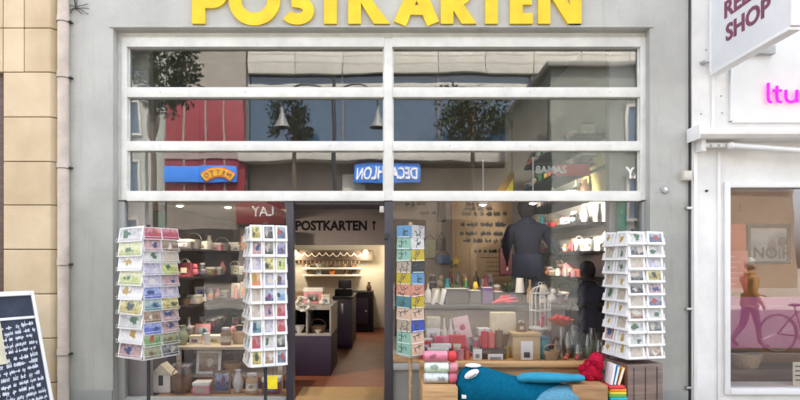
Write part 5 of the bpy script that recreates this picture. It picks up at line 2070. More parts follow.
# wooden box with white label
t = thing('wooden_box', 'light wooden box with a white label on the window ledge', 'box', (PX(526, .3), .3, zl))
x0, x1 = PX(513, .27), PX(540, .27)
ztb = PZ(336, .27)
MB().box(x0, x1, .27, .45, zl, ztb, 0, .004).build('body', cmat('birch', (.55, .38, .20), .6, .12, 8), t)
m = MB()
m.box(x0 - .012, x1 + .012, .258, .462, ztb + .001, ztb + .03, 0, .004)
m.build('lid', cmat('birch', (.55, .38, .20)), t)
MB().box(PX(521, .265), PX(533, .265), .2655, .2695, PZ(360, .27), PZ(341, .27), 0, .001).build('label', paper, t)
MB().box(PX(524, .262), PX(530, .262), .2635, .265, PZ(357.5, .27), PZ(352, .27)).build('print', gm('dark grey'), t, smooth=False)
ledge('gift bag', 'brown', 521, .4, .1, .06, .12, 'small brown bag lying on top of the wooden box', z=ztb + .031)
t = thing('tin', 'teal tin canister right of the wooden box', 'tin', (PX(544, .3), .3, zl))
c = (PX(545, .3), .3, zl)
MB().lathe([(0, 0), (.042, 0), (.045, .005), (.045, .2), (0, .2)], c, 20).build('body', gm('teal'), t)
MB().lathe([(0, .201), (.047, .201), (.047, .235), (.04, .24), (0, .24)], c, 20).build('lid', cmat('teal_dark', (.015, .13, .17)), t)
clear = glassmat('jar_glass', (.86, .9, .88), .10, .75)
for i, (px, y, r, h, w_) in enumerate([(556, .34, .05, .2, 'small'), (568, .42, .065, .27, 'tall'), (578, .30, .05, .16, 'low'), (588, .42, .06, .25, 'wide'), (599, .33, .055, .2, 'rightmost'), (573, .55, .06, .33, 'tallest'), (592, .56, .05, .3, 'rear')]):
    t = thing('glass_jar', f'{w_} clear glass jar among the jars right of the teal tin', 'jar', (PX(px, y), y, zl), 'glass jars on the ledge')
    MB().lathe([(r * .9, 0), (r, .01), (r, h * .7), (r * .65, h * .85), (r * .65, h), (r * .6, h), (r * .6, h * .84), (r * .93, h * .69), (r * .93, .012), (0, .01), (0, 0), (r * .9, 0)], (PX(px, y), y, zl), 18).build('body', clear, t)
    MB().lathe([(0, 0), (r * .85, 0), (r * .85, h * .35), (0, h * .38)], (PX(px, y), y, zl + .012), 16).build('filling', gm(['tan', 'brown', 'tan', 'cream', 'brown', 'silver', 'tan'][i]), t)
ledge('basket', 'tan', 551, .25, .16, .16, .1, 'tan basket between the teal tin and the jars')
ledge('figurine', 'coral', 566, .24, .07, .06, .07, 'tiny coral bird in front of the glass jars')
ledge('figurine', 'red', 577, .23, .06, .06, .07, 'tiny red bird in front of the glass jars')

TB = [('bottle', 'silver', 428, 1.2, .24), ('candle', 'cream', 436, 1.2, .2), ('vase', 'teal', 447, 1.22, .3), ('plant', 'white', 457, 1.2, .34), ('bottle', 'green', 466, 1.22, .3), ('figurine', 'yellow', 474, 1.2, .26), ('vase', 'maroon', 486, 1.22, .32),
      ('jar', 'brown', 497, 1.2, .22), ('plant', 'brown', 508, 1.22, .3), ('bottle', 'tan', 530, 1.2, .28), ('mug', 'blue', 511, .95, .11), ('jar', 'cream', 544, 1.2, .26), ('figurine', 'white', 552, 1.1, .18), ('bowl', 'lilac', 558, 1.22, .1)]
for k, col, px, y, h in TB:
    w, d, h0 = KSIZE[k]
    item(k, col, PX(px, y), y, zt, w, d, h, f'{col} {k} standing in the back row of the black table' if y > 1.05 else f'small {col} {k} on the black table beside the lamp', 'goods on the black table')
LG = [('figurine', 'teal', 470, .52, .16), ('jar', 'rose', 476, .5, .2), ('mug', 'yellow', 507, .42, .11), ('gift box', 'coral', 483, .55, .3), ('vase', 'cream', 511, .5, .26), ('gift bag', 'mint', 535, .55, .3), ('bottle', 'maroon', 550, .5, .3), ('gift box', 'lilac', 425.5, .45, .2),
      ('book', 'red', 425, .3, .19), ('candle', 'pink', 460.5, .26, .13), ('mug', 'coral', 467, .3, .10), ('bowl', 'rose', 602, .25, .08)]
for k, col, px, y, h in LG:
    w, d, h0 = KSIZE[k]
    item(k, col, PX(px, y), y, zl, w * .8, d * .8, h, f'{col} {k} tucked among the goods on the right window ledge', 'goods on the right window ledge', rz=R_(random.uniform(-15, 15)))
# wall of dark lettering & panels at back
wp = thing('wall_panel', 'warm beige panel hung with rows of small dark wire words', 'panel', P(480, 236, 3.2))
yP = 3.24
MB().box(PX(452, yP), PX(512, yP), yP, yP + .03, PZ(285, yP), PZ(194, yP), 0, .004).build('board', cmat('warm_beige', (.52, .38, .24), .7, .08, 3), wp)
rr = random.Random(9)
def squiggle(m, x0, x1, z, h, y, w):
    scribble(m, rr, x0, x1, z - h * .4, h, w, face_S(0, y, 0), .006)
for py, a, b in ((204.5, 466, 487), (209, 464, 492), (214, 462, 507), (224.5, 461, 507), (234, 460, 503), (241, 463, 507)):
    m = MB(); squiggle(m, PX(a, yP), PX(b, yP), PZ(py, yP), .052, yP - .002, .017); m.build('wire_words', dark, wp, smooth=False)
sp_ = thing('notice_board', 'lighter inset notice board low on the beige wall panel', 'notice board', P(486, 258, 3.2))
MB().box(PX(470, yP - .03), PX(511, yP - .03), yP - .03, yP - .004, PZ(281, yP), PZ(247, yP), 0, .004).build('board', cmat('pale_beige', (.58, .44, .29), .7), sp_)
m = MB(); squiggle(m, PX(474, yP), PX(508, yP), PZ(251.5, yP), .035, yP - .032, .012)
m.build('heading', dark, sp_, smooth=False)
m = MB()
for k in range(5):
    m.box(PX(486 if k else 480, yP), PX(506, yP), yP - .034, yP - .0305, PZ(258 + 4.5 * k, yP), PZ(257.2 + 4.5 * k, yP))
m.build('ruled_lines', gm('brown'), sp_, smooth=False)
wd = thing('wire_words', 'dark wire words hung on the grey inner wall left of the beige panel', 'wall decoration', P(425, 208, 3.25))
m = MB()
for py, a, b in ((204, 406, 430), (213, 419, 436)):
    squiggle(m, PX(a, 3.27), PX(b, 3.27), PZ(py, 3.27), .045, 3.285, .014)
m.build('words', dark, wd, smooth=False)
st = thing('paper_star', 'yellow paper star hanging low on the back wall', 'star', P(456, 261, 3.1))
pts = []
for k in range(10):
    r = .085 if k % 2 == 0 else .036
    a = math.pi / 2 + k * math.pi / 5
    pts.append((r * math.cos(a), r * math.sin(a)))
cst = P(456, 261, 3.1)
MB().prism(pts, .015, face_S(cst.x, cst.y, cst.z)).build('star', gm('yellow'), st, smooth=False)
MB().cyl(cst + V((0, 0, .08)), cst + V((0, 0, .5)), .002, n=5).build('thread', dark, st)
# dark hangings on the grey wall
for i, (px0, px1, py0, py1, col, lab) in enumerate([(438, 446, 198, 222, 'black', 'black hanging bag at the top of the grey inner wall'), (424, 436, 240, 258, 'sage', 'pale green notice hanging on the grey inner wall'), (437, 446, 238, 250, 'dark grey', 'dark grey pouch hanging on the grey inner wall'), (436, 450, 255, 264, 'blue', 'blue fabric pouch hanging on the grey inner wall')]):
    yq = 3.2
    t = thing('hanging_pouch', lab, 'pouch', P((px0 + px1) / 2, py1, yq), 'hangings on the grey inner wall')
    MB().box(PX(px0, yq), PX(px1, yq), yq, yq + .07, PZ(py1, yq), PZ(py0, yq), 0, .02).build('pouch', gm(col), t)
    MB().tube([P(px0 + 1, py0, yq + .04), P((px0 + px1) / 2, py0 - 6, yq + .06), P(px1 - 1, py0, yq + .04)], .006, 6).build('strap', dark, t)
# low back table with goods before the back wall
lb = thing('display_table', 'low dark table of bottles and jars before the back wall', 'table', (1.0, 2.7, 0))
zlb = PZ(289, 2.5)
MB().box(.1, 1.75, 2.4, 3.0, zlb - .05, zlb, 0, .006).build('table_top', wood_d, lb)
for x in (.14, 1.66):
    for y in (2.44, 2.9):
        MB().box(x, x + .05, y, y + .05, .006, zlb - .051, 0, .004).build('leg', wood_d, lb)
BB = [('bottle', 'dark grey'), ('jar', 'grey'), ('vase', 'purple'), ('bottle', 'brown'), ('jar', 'dark grey'), ('figurine', 'cream'), ('bottle', 'maroon'), ('vase', 'grey'), ('jar', 'tan'), ('bottle', 'black'), ('mug', 'white'), ('jar', 'lilac')]
for j, (k, col) in enumerate(BB):
    w, d, h = KSIZE[k]
    item(k, col, .2 + j * .125, 2.5 + .12 * (j % 3), zlb + .001, w, d, h * 1.25, f'{col} {k} on the low dark back table, number {["one","two","three","four","five","six","seven","eight","nine","ten","eleven","twelve"][j]} from the left', 'goods on the low back table')

# red banner and yellow panel high inside at right
t = thing('shelf_banner', 'red banner with white letters above the right wall shelves', 'banner', P(560, 170, 1.9))
yb_ = .75
MB().box(PX(556, yb_), PX(590, yb_), yb_, yb_ + .01, PZ(176, yb_), PZ(164, yb_), 0, .002, None).build('cloth', gm('red'), t)
m = MB(); m.text('8AMAS', .115, face_S(PX(551, yb_), yb_ - .004, PZ(173, yb_)), 0, .004, .002); m.build('lettering', white_ink, t, smooth=False)
MB().cyl((PX(530, yb_), yb_ + .02, PZ(163.6, yb_)), (PX(592, yb_), yb_ + .02, PZ(163.6, yb_)), .008, n=8).build('rod', dark, t)
t = thing('wall_panel', 'butter yellow panel with dark rail high on the right inner wall', 'panel', (2.5, .7, 2.6))
MB().box(2.44, 2.5, .45, 1.35, PZ(192, .6), PZ(152, .6), 0, .004).build('board', cmat('butter', (.68, .54, .22), .7), t)
MB().box(2.42, 2.439, .44, 1.36, PZ(168, .6), PZ(165, .6), 0, .003).build('rail', black_w, t)
t = thing('pennant', 'yellow pennant hanging high behind the right transom pane', 'pennant', P(507, 180, 1.2))
MB().prism([(-.14, -.14), (.1, -.14), (.1, .12), (.07, .16)], .01, face_S(PX(506, 1.2), 1.2, PZ(183, 1.2))).build('cloth', cmat('ochre', (.34, .22, .07)), t, smooth=False)
MB().prism([(-.02, -.13), (.08, -.13), (.085, .06)], .008, face_S(PX(506, 1.2), 1.188, PZ(183, 1.2))).build('corner', cmat('acid_yellow', (.85, .75, .05)), t, smooth=False)
MB().cyl(P(512, 170, 1.205), P(512, 120, 1.205), .004, n=6).build('cord', dark, t)

# ================================================================== PEOPLE
def figure(t, J, E, mats_, seg_mat, root='pelvis', name='body', sub=2):
    """one continuous skin: J name -> (pos, radius), E = bones; seg_mat bone -> material index"""
    names = list(J)
    me = bpy.data.meshes.new('skel')
    me.from_pydata([V(J[n][0]) for n in names], [(names.index(a), names.index(b)) for a, b in E], [])
    o = bpy.data.objects.new('skel', me)
    C.objects.link(o)
    md = o.modifiers.new('s', 'SKIN')
    md.branch_smoothing = .5
    md.use_smooth_shade = True
    for i, n in enumerate(names):
        r = J[n][1]
        if not hasattr(r, '__len__'):
            r = (r, r)
        me.skin_vertices[0].data[i].radius = r
        me.skin_vertices[0].data[i].use_root = (n == root)
    s = o.modifiers.new('ss', 'SUBSURF')
    s.levels = sub
    s.render_levels = sub
    dg = bpy.context.evaluated_depsgraph_get()
    dg.update()
    nm = bpy.data.meshes.new_from_object(o.evaluated_get(dg))
    bpy.data.objects.remove(o)
    bm = bmesh.new()
    bm.from_mesh(nm)
    bpy.data.meshes.remove(nm)
    for f in bm.faces:
        c = f.calc_center_median()
        best, bi = 1e9, 0
        for a, b in E:
            pa, pb = V(J[a][0]), V(J[b][0])
            ra, rb = J[a][1], J[b][1]
            ra = max(ra) if hasattr(ra, '__len__') else ra
            rb = max(rb) if hasattr(rb, '__len__') else rb
            ab = pb - pa
            k = max(0, min(1, (c - pa).dot(ab) / ab.length_squared))
            dd = (c - pa - ab * k).length / (ra + (rb - ra) * k)
            if dd < best:
                best, bi = dd, seg_mat.get((a, b), 0)
        f.material_index = bi
    m = MB()
    m.merge(bm)
    return m


def person(label, x, y, z, hgt, heading, pose, mats_, group=None):
    """heading: direction faced (radians, 0 = +x). pose overrides joint offsets, in body frame f(orward) s(ide, right) u(p) as fractions of height"""
    t = thing('person', label, 'person', (x, y, z), group)
    H_ = hgt
    fwd = V((math.cos(heading), math.sin(heading), 0))
    rgt = V((math.sin(heading), -math.cos(heading), 0))

    def W(f, s, u): return V((x, y, z)) + (fwd * f + rgt * s + V((0, 0, u))) * H_
    B = dict(pelvis=(0, 0, .52), waist=(0, 0, .60), chest=(0, 0, .70), shoulders=(0, 0, .795), neck=(.005, 0, .85), chin=(.012, 0, .885), head=(.012, 0, .935), crown=(.004, 0, .975),
             hipL=(0, -.055, .50), kneeL=(.02, -.06, .28), ankL=(0, -.06, .05), toeL=(.085, -.065, .016),
             hipR=(0, .055, .50), kneeR=(.02, .06, .28), ankR=(0, .06, .05), toeR=(.085, .065, .016),
             shL=(0, -.105, .79), elL=(-.01, -.135, .63), wrL=(.04, -.14, .49), paL=(.055, -.138, .452),
             shR=(0, .105, .79), elR=(-.01, .135, .63), wrR=(.04, .14, .49), paR=(.055, .138, .452))
    B.update(pose)
    Rd = dict(pelvis=(.085, .062), waist=(.078, .058), chest=(.088, .066), shoulders=(.075, .055), neck=.034, chin=.038, head=(.047, .056), crown=.032,
              hipL=.055, kneeL=.036, ankL=.024, toeL=.02, hipR=.055, kneeR=.036, ankR=.024, toeR=.02,
              shL=.043, elL=.031, wrL=.02, paL=(.023, .013), shR=.043, elR=.031, wrR=.02, paR=(.023, .013))
    Rd.update(pose.get('_r', {}))
    B.pop('_r', None)
    J = {n: (W(*B[n]), tuple(v * H_ for v in Rd[n]) if hasattr(Rd[n], '__len__') else Rd[n] * H_) for n in B}
    E = [('pelvis', 'waist'), ('waist', 'chest'), ('chest', 'shoulders'), ('shoulders', 'neck'), ('neck', 'chin'), ('chin', 'head'), ('head', 'crown')]
    seg = {('shoulders', 'neck'): 3, ('neck', 'chin'): 3, ('chin', 'head'): 3, ('head', 'crown'): 3, ('pelvis', 'waist'): 0}
    for s in 'LR':
        E += [('pelvis', 'hip' + s), ('hip' + s, 'knee' + s), ('knee' + s, 'ank' + s), ('ank' + s, 'toe' + s), ('shoulders', 'sh' + s), ('sh' + s, 'el' + s), ('el' + s, 'wr' + s), ('wr' + s, 'pa' + s)]
        seg.update({('pelvis', 'hip' + s): 1, ('hip' + s, 'knee' + s): 1, ('knee' + s, 'ank' + s): 1, ('ank' + s, 'toe' + s): 2, ('wr' + s, 'pa' + s): 3})
        # five fingers
        pw, pp = J['wr' + s][0], J['pa' + s][0]
        d = (pp - pw).normalized()
        sidev = d.cross(V((0, 0, 1)))
        if sidev.length < .2:
            sidev = fwd.copy()
        sidev.normalize()
        curl = d.cross(sidev).normalized()
        if curl.z > 0:
            curl = -curl
        for q_ in range(4):
            off = (q_ - 1.5) * .0105 * H_
            L = (.038, .044, .042, .033)[q_] * H_
            a = pp + sidev * off + d * .008 * H_
            b = a + d * L * .55 + curl * L * .12
            c = b + d * L * .38 + curl * L * .35
            na, nb, nc = f'f{s}{q_}a', f'f{s}{q_}b', f'f{s}{q_}c'
            J[na] = (a, .0052 * H_); J[nb] = (b, .0048 * H_); J[nc] = (c, .0038 * H_)
            E += [('pa' + s, na), (na, nb), (nb, nc)]
            for e in E[-3:]:
                seg[e] = 3
        a = pw + d * .012 * H_ + sidev * .02 * H_ * (1 if s == 'R' else -1)
        b = a + d * .025 * H_ + sidev * .012 * H_ * (1 if s == 'R' else -1) + curl * .008 * H_
        J[f't{s}a'] = (a, .0062 * H_); J[f't{s}b'] = (b, .0045 * H_)
        E += [('wr' + s, f't{s}a'), (f't{s}a', f't{s}b')]
        seg[E[-1]] = 3; seg[E[-2]] = 3
    m = figure(t, J, E, mats_, seg)
    # nose, ears and eyes belong to the body mesh
    hc = J['head'][0]
    m.ball(hc + fwd * .052 * H_ + V((0, 0, -.012 * H_)), (.008 * H_, .008 * H_, .013 * H_), 3, 8)
    for s in (-1, 1):
        m.ball(hc + rgt * s * .048 * H_ + V((0, 0, -.006 * H_)), (.008 * H_, .008 * H_, .017 * H_), 3, 8)
        m.ball(hc + fwd * .046 * H_ + rgt * s * .018 * H_ + V((0, 0, .006 * H_)), (.006 * H_,) * 3, 4, 8)
    m.ball(hc + fwd * .044 * H_ + V((0, 0, -.034 * H_)), (.006 * H_, .012 * H_, .003 * H_), 5, 8)
    body = m.build('body', [mats_['top'], mats_['legs'], shoe_m, skin_m, white_ink, cmat('lip', (.42, .15, .13)), ], t)
    # hair: a shell over crown and back of the head
    m = MB()
    tt = bmesh.new()
    bmesh.ops.create_uvsphere(tt, u_segments=20, v_segments=14, radius=1)
    low = mats_.get('hairlow', -.8)
    rm = [v for v in tt.verts if (v.co.y > .30 and v.co.z < .45) or v.co.z < low]
    bmesh.ops.delete(tt, geom=rm, context='VERTS')
    for v in tt.verts:
        v.co *= 1 + .04 * math.sin(v.co.x * 17 + v.co.z * 23) * .6
    bmesh.ops.solidify(tt, geom=list(tt.faces), thickness=.08)
    m.merge(tt, 0, Matrix.Translation(hc + V((0, 0, .012 * H_))) @ Matrix.Rotation(heading - math.pi / 2, 4, 'Z') @ Matrix.Diagonal((.062 * H_, .070 * H_, mats_.get('hairlen', .070) * H_, 1)))
    m.build('hair', mats_['hair'], t)
    if 'collar' in mats_:
        m = MB()
        nc_ = J['neck'][0]
        m.tube([nc_ + fwd * .04 * H_ * math.cos(a) + rgt * .045 * H_ * math.sin(a) + V((0, 0, -.008 * H_)) for a in [2 * math.pi * i / 16 for i in range(16)]], .021 * H_, 8, closed=True)
        m.build('collar', mats_['collar'], t)
        # jacket hem
        m = MB()
        pc = J['pelvis'][0]
        prof = [(.93, .10), (.97, .05), (1.0, .0), (1.0, -.055), (.95, -.055), (.93, .0)]
        tt = bmesh.new()
        n = 24
        rings = []
        for k_, dz in prof:
            rings.append([tt.verts.new(pc + rgt * .112 * H_ * k_ * math.cos(2 * math.pi * i / n) + fwd * .088 * H_ * k_ * math.sin(2 * math.pi * i / n) + V((0, 0, dz * H_))) for i in range(n)])
        for a, b in zip(rings[:-1], rings[1:]):
            for i in range(n):
                tt.faces.new((a[i], a[(i + 1) % n], b[(i + 1) % n], b[i]))
        bmesh.ops.recalc_face_normals(tt, faces=tt.faces)
        m.merge(tt, 0)
        m.build('jacket_hem', mats_.get('hem', mats_['collar']), t)
    return t, J


# the customer dressing the shelves, back to the street, right arm out to the shelf
yp1 = 1.55
x1p = PX(527, yp1)
p1, J1 = person('person in a navy jacket seen from behind reaching to the right wall shelf', x1p, yp1, zb_r + .002, PZ(200, yp1) - zb_r, math.pi / 2,
                dict(elR=(.0, .20, .665), wrR=(.07, .235, .585), paR=(.09, .25, .57), elL=(-.01, -.15, .66), wrL=(.0, -.14, .54), paL=(.005, -.138, .505), shL=(0, -.11, .80), shR=(0, .11, .80),
                     _r=dict(chest=(.115, .078), shoulders=(.10, .065), waist=(.105, .075), pelvis=(.10, .07), neck=.042, shL=.052, shR=.052, elL=.038, elR=.038)),
                dict(top=navy, legs=jeans, hair=hair_m, collar=navy, hem=navy_reflect, hairlow=-.95, hairlen=.085))
t = thing('shoulder_bag', 'reddish brown bag hanging at the left hand of the navy jacketed person', 'bag', (PX(511, yp1), yp1 - .05, 1.4))
hb = J1['paL'][0]
MB().box(hb.x - .10, hb.x + .06, hb.y - .05, hb.y + .05, hb.z - .06, hb.z + .30, 0, .03).build('bag', cmat('bag_leather', (.10, .025, .035), .6), t)
MB().tube([(hb.x - .08, hb.y, hb.z + .29), (hb.x - .05, hb.y, hb.z + .42), (hb.x + .03, hb.y, hb.z + .42), (hb.x + .04, hb.y, hb.z + .29)], .01, 8).build('strap', cmat('bag_leather', (.10, .025, .035)), t)

yp2 = 1.0
p2, J2 = person('short person in a dark coat and grey trousers seen from behind near the right rack', PX(588, yp2), yp2, .005, PZ(264, yp2) - .005, math.pi / 2,
                dict(elR=(.02, .14, .65), wrR=(.10, .11, .56), paR=(.13, .10, .545), elL=(.02, -.145, .65), wrL=(.11, -.13, .56), paL=(.14, -.13, .545),
                     _r=dict(chest=(.115, .085), shoulders=(.09, .066), waist=(.105, .08), pelvis=(.10, .078), shL=.05, shR=.05)),
                dict(top=cmat('dark_coat', (.014, .015, .034), .95), legs=cmat('grey_trousers', (.16, .17, .20), .9), hair=hair_m, collar=cmat('dark_coat', (.014, .015, .034)), hairlow=-.9, hairlen=.08))

# pedestrian pushing a bicycle on the pavement behind the camera, seen in the right hand window
Yp = 4.75
xpd = OX(752, Yp)
pd, J3 = person('grey haired person in an ochre coat pushing a bicycle along the street', xpd, -Yp, -.13 + .002, 1.68, 0.0,
                dict(kneeL=(.06, -.05, .28), ankL=(.10, -.05, .07), toeL=(.19, -.055, .03), kneeR=(-.03, .05, .28), ankR=(-.16, .05, .10), toeR=(-.09, .055, .03),
                     elR=(.06, .13, .64), wrR=(.20, .12, .60), paR=(.225, .12, .595), elL=(-.03, -.135, .63), wrL=(.04, -.14, .52), paL=(.06, -.14, .49)),
                dict(top=coat_y, legs=purple_d, hair=hair_g, collar=coat_y))


def bicycle(x, y, z, label):
    t = thing('bicycle', label, 'bicycle', (x, y, z))
    r = .34
    ax, bx = x - .52, x + .52
    for cx, nm in ((ax, 'rear'), (bx, 'front')):
        m = MB(); m.tube([(cx + r * math.cos(2 * math.pi * i / 36), y, z + r + .003 + r * math.sin(2 * math.pi * i / 36) * .995) for i in range(36)], .018, 8, closed=True)
        wl_ = m.build('wheel', steel, t); wl_.data.materials[0] = rubber
        m = MB()
        m.tube([(cx + (r - .03) * math.cos(2 * math.pi * i / 36), y, z + r + (r - .03) * math.sin(2 * math.pi * i / 36)) for i in range(36)], .009, 6, closed=True)
        m.build('rim', steel, wl_)
        m = MB()
        for k in range(16):
            a = 2 * math.pi * k / 16
            m.cyl((cx, y + .02 * (-1) ** k, z + r), (cx + (r - .03) * math.cos(a), y, z + r + (r - .03) * math.sin(a)), .0018, n=4)
        m.build('spokes', steel, wl_)
    bb = V((x - .08, y, z + .29)); st_ = V((x - .22, y, z + .78)); hd = V((x + .34, y, z + .82)); hd2 = V((x + .37, y, z + .66))
    rear = V((ax, y, z + r)); fr = V((bx, y, z + r))
    m = MB()
    for a, b in ((bb, st_), (bb, hd2), (st_ - V((-.02, 0, .06)), hd), (bb, rear), (st_ - V((-.02, 0, .06)), rear), (hd, hd2), (hd2, fr)):
        m.cyl(a, b, .014, n=8)
    m.build('bicycle_frame', cmat('bike_paint', (.02, .012, .016), .35), t)
    m = MB(); m.ball(st_ + V((0, 0, .07)), (.12, .07, .03)); m.cyl(st_, st_ + V((0, 0, .06)), .012); m.build('saddle', rubber, t)
    m = MB(); top = hd + V((-.02, 0, .16)); m.cyl(hd, top, .012); m.tube([top + V((-.14, -.27, -.02)), top + V((0, -.2, 0)), top, top + V((0, .2, 0)), top + V((-.14, .27, -.02))], .012, 8); m.build('handlebar', steel, t)
    m = MB(); m.lathe([(0, -.01), (.09, -.01), (.09, .01), (0, .01)], bb, 18, 0, Matrix.Rotation(math.pi / 2, 4, 'X')); m.cyl(bb + V((0, -.08, 0)), bb + V((.12, -.08, -.1)), .01); m.build('crank', steel, t)
    m = MB(); m.cyl(bb + V((.06, -.14, -.1)), bb + V((.18, -.08, -.1)), .02); m.build('pedal', rubber, t)
    return t


bicycle(xpd + .75, -Yp + .42, -.13, 'dark red bicycle pushed along the street by a grey haired person')

# ================================================================== ACROSS THE STREET (seen in the panes)
YO = 26.0
ob_ = thing('office_building', 'cream panelled office building with blue window bands across the street', 'building', (0, -YO, 0))
xo0, xo1 = OX(246, YO), 24.0
m = MB()
m.box(xo0, xo1, -YO - 8, -YO - .6, 0, 19)
m.build('wall', ground_fl, ob_, smooth=False)
def oz(py): return OZ(py, YO)
pitch = OX(48.2, YO) - OX(0, YO)
def band(y0, z0, z1, name, matl, dep=.3):
    m = MB()
    x = xo0
    while x < xo1 - .5:
        m.box(x + .015, min(x + pitch, xo1) - .015, y0 - dep, y0, z0, z1, 0, .02)
        x += pitch
    return m.build(name, matl, ob_)
band(-YO, oz(71), oz(45), 'spandrel', spandrel)
band(-YO, oz(45) + 3.2, oz(45) + 4.9, 'spandrel', spandrel)
m = MB()
for py in (53, 61):
    m.box(xo0, xo1, -YO - .31, -YO + .012, oz(py) - .03, oz(py) + .03)
m.build('panel_groove', beam_m, ob_, smooth=False)
m = MB()
m.box(xo0, xo1, -YO - .5, -YO - .35, oz(150), oz(71))
m.box(xo0, xo1, -YO - .5, -YO - .35, oz(45), oz(45) + 3.2)
m.build('window_band', win_blue, ob_, smooth=False)
m = MB()
m.box(xo0, xo1, -YO - .35, -YO - .1, oz(86.5), oz(81), 0, .02)
x = xo0
while x < xo1:
    m.box(x - .07, x + .07, -YO - .345, -YO - .16, oz(150), oz(71), 1)
    m.box(x - .07, x + .07, -YO - .345, -YO - .16, oz(45), oz(45) + 3.2, 1)
    x += pitch * 2
m.build('window_frame', [beam_m, win_bar], ob_)
m = MB()
m.box(xo0 - .4, xo1, -YO - .6, -YO + .5, oz(161), oz(151), 0, .04)
m.build('canopy', beam_m, ob_)
m = MB()
x = xo0 + .5
while x < xo1 - 5:
    m.box(x, x + 4.4, -YO - .65, -YO - .58, .3, 4.0)
    x += 5.4
m.build('shop_window', shop_dark, ob_, smooth=False)
m = MB()
m.box(xo0 - .1, xo1, -YO - 8, -YO + .1, 19, 19.4, 0, .05)
m.build('roof', beam_m, ob_)
# stepped gable ornament
m = MB()
for k in range(4):
    m.box(OX(341 + k * 6, YO), OX(356 + k * 5, YO), -YO - .58, -YO - .35 + .002 * k, 3.9, oz(171 + 6 * k))
m.build('stepped_panel', spandrel, ob_, smooth=False)
# store sign
t = thing('store_sign', 'blue store sign with white capitals on the office building', 'sign', (OX(388, YO), -YO, oz(174)))
MB().box(OX(354, YO), OX(420, YO), -YO + .05, -YO + .3, oz(182.5), oz(164), 0, .03).build('panel', sign_blue2, t)
m = MB()
m.text('DECATHLON', 1.0, Matrix(), 0, .02, .02, 'LEFT')
xsn = [v.co.x for v in m.bm.verts]; hh = max(v.co.y for v in m.bm.verts)
wtx = OX(417, YO) - OX(357, YO)
m.bm.transform(face_N(OX(417, YO), -YO + .32, oz(179)) @ Matrix.Diagonal((wtx / (max(xsn) - min(xsn)), (oz(168) - oz(179)) / hh, 1, 1)) @ Matrix.Translation((-min(xsn), 0, 0)))
m.build('lettering', white_ink, t, smooth=False)

# red clad building
rd = thing('red_building', 'dark red clad shop building left of the office building', 'building', (OX(205, YO), -YO, 0))
xr0_, xr1_ = OX(165, YO), xo0 - .1
m = MB()
m.box(xr0_, xr1_, -YO - 8, -YO - .05, 0, oz(46) + 3)
m.build('wall', plaster_far, rd, smooth=False)
m = MB()
m.box(xr0_, xr1_, -YO - .04, -YO + .25, oz(197), oz(96), 0, .02)
m.build('cladding', red_clad, rd)
m = MB()
for k in range(1, 4):
    x = xr0_ + (xr1_ - xr0_) * k / 4
    m.box(x - .05, x + .05, -YO + .2, -YO + .31, oz(197), oz(96))
m.box(xr0_, xr1_, -YO + .2, -YO + .32, oz(159), oz(152.5))
m.build('mullion', mullion_m, rd, smooth=False)
m = MB()
m.box(xr0_ + .4, xr1_ - .4, -YO - .03, -YO + .02, .3, 3.4)
m.build('shop_window', shop_dark, rd, smooth=False)
m = MB()
m.box(xr0_ - .1, xr1_, -YO - 8, -YO + .4, oz(46) + 3.01, oz(46) + 3.3, 0, .05)
m.build('roof', mortar, rd)
m = MB()
m.text('LAY', .75, face_N(OX(264, YO), -YO + .5, oz(216)), 0, .01, .02)
m.box(OX(285, YO), OX(236, YO), -YO + .3, -YO + .48, oz(224), oz(200), 1, .02)
m.build('fascia', [white_ink, red_clad], rd, smooth=False)
t = thing('store_sign', 'bright blue sign with a yellow arched logo on the red building', 'sign', (OX(200, YO), -YO, oz(174)))
MB().box(OX(166, YO), OX(237, YO), -YO + .34, -YO + .5, oz(182), oz(166.5), 0, .03).build('panel', sign_blue2, t)
m = MB()
cx_, cz_ = OX(219, YO), oz(190)
r0 = oz(173) - oz(190)
pts = [(r0 * math.sin(R_(a)) * 1.15, r0 * math.cos(R_(a))) for a in range(-46, 47, 4)]
m.stroke(pts, .52, .05, face_N(cx_, -YO + .501, cz_), 0)
m.stroke(pts, .36, .07, face_N(cx_, -YO + .501, cz_), 1)
lg = m.build('logo', [sign_org, sign_yel], t, smooth=False)
m = MB()
for k, ch in enumerate('NETTO'):
    a = -30 + 15 * k
    m.text(ch, .34, face_N(cx_, -YO + .575, cz_) @ Matrix.Translation((r0 * math.sin(R_(a)) * 1.15, r0 * math.cos(R_(a)) - .13, 0)) @ Matrix.Rotation(R_(-a), 4, 'Z'), 0, .012, .01)
m.build('lettering', maroon, lg, smooth=False)

gb = thing('grey_building', 'grey rendered building left of the red one across the street', 'building', (OX(120, YO), -YO, 0))
xg1 = OX(163, YO)
MB().box(-40, xg1, -YO - 8, -YO - .1, 0, 16).build('wall', plaster_grey2, gb, smooth=False)
MB().box(-40.2, xg1, -YO - 8, -YO + .2, 16.01, 16.4, 0, .05).build('roof', mortar, gb)
for k in range(6):
    for fl in range(4):
        x = xg1 - 2.2 - k * 3.2
        f = MB()
        for bx in ((x - .75, x + .75, 0, .12), (x - .75, x + .75, 1.9, 2.02), (x - .75, x - .63, .121, 1.899), (x + .63, x + .75, .121, 1.899), (x - .04, x + .04, .121, 1.899)):
            f.box(bx[0], bx[1], -YO - .11, -YO + .02, 2.0 + fl * 3.4 + bx[2], 2.0 + fl * 3.4 + bx[3], 0, .01)
        wdw = f.build('window', beam_m, gb)
        MB().box(x - .65, x + .65, -YO - .08, -YO - .06, 2.05 + fl * 3.4, 3.95 + fl * 3.4).build('pane', win_blue, wdw, smooth=False)

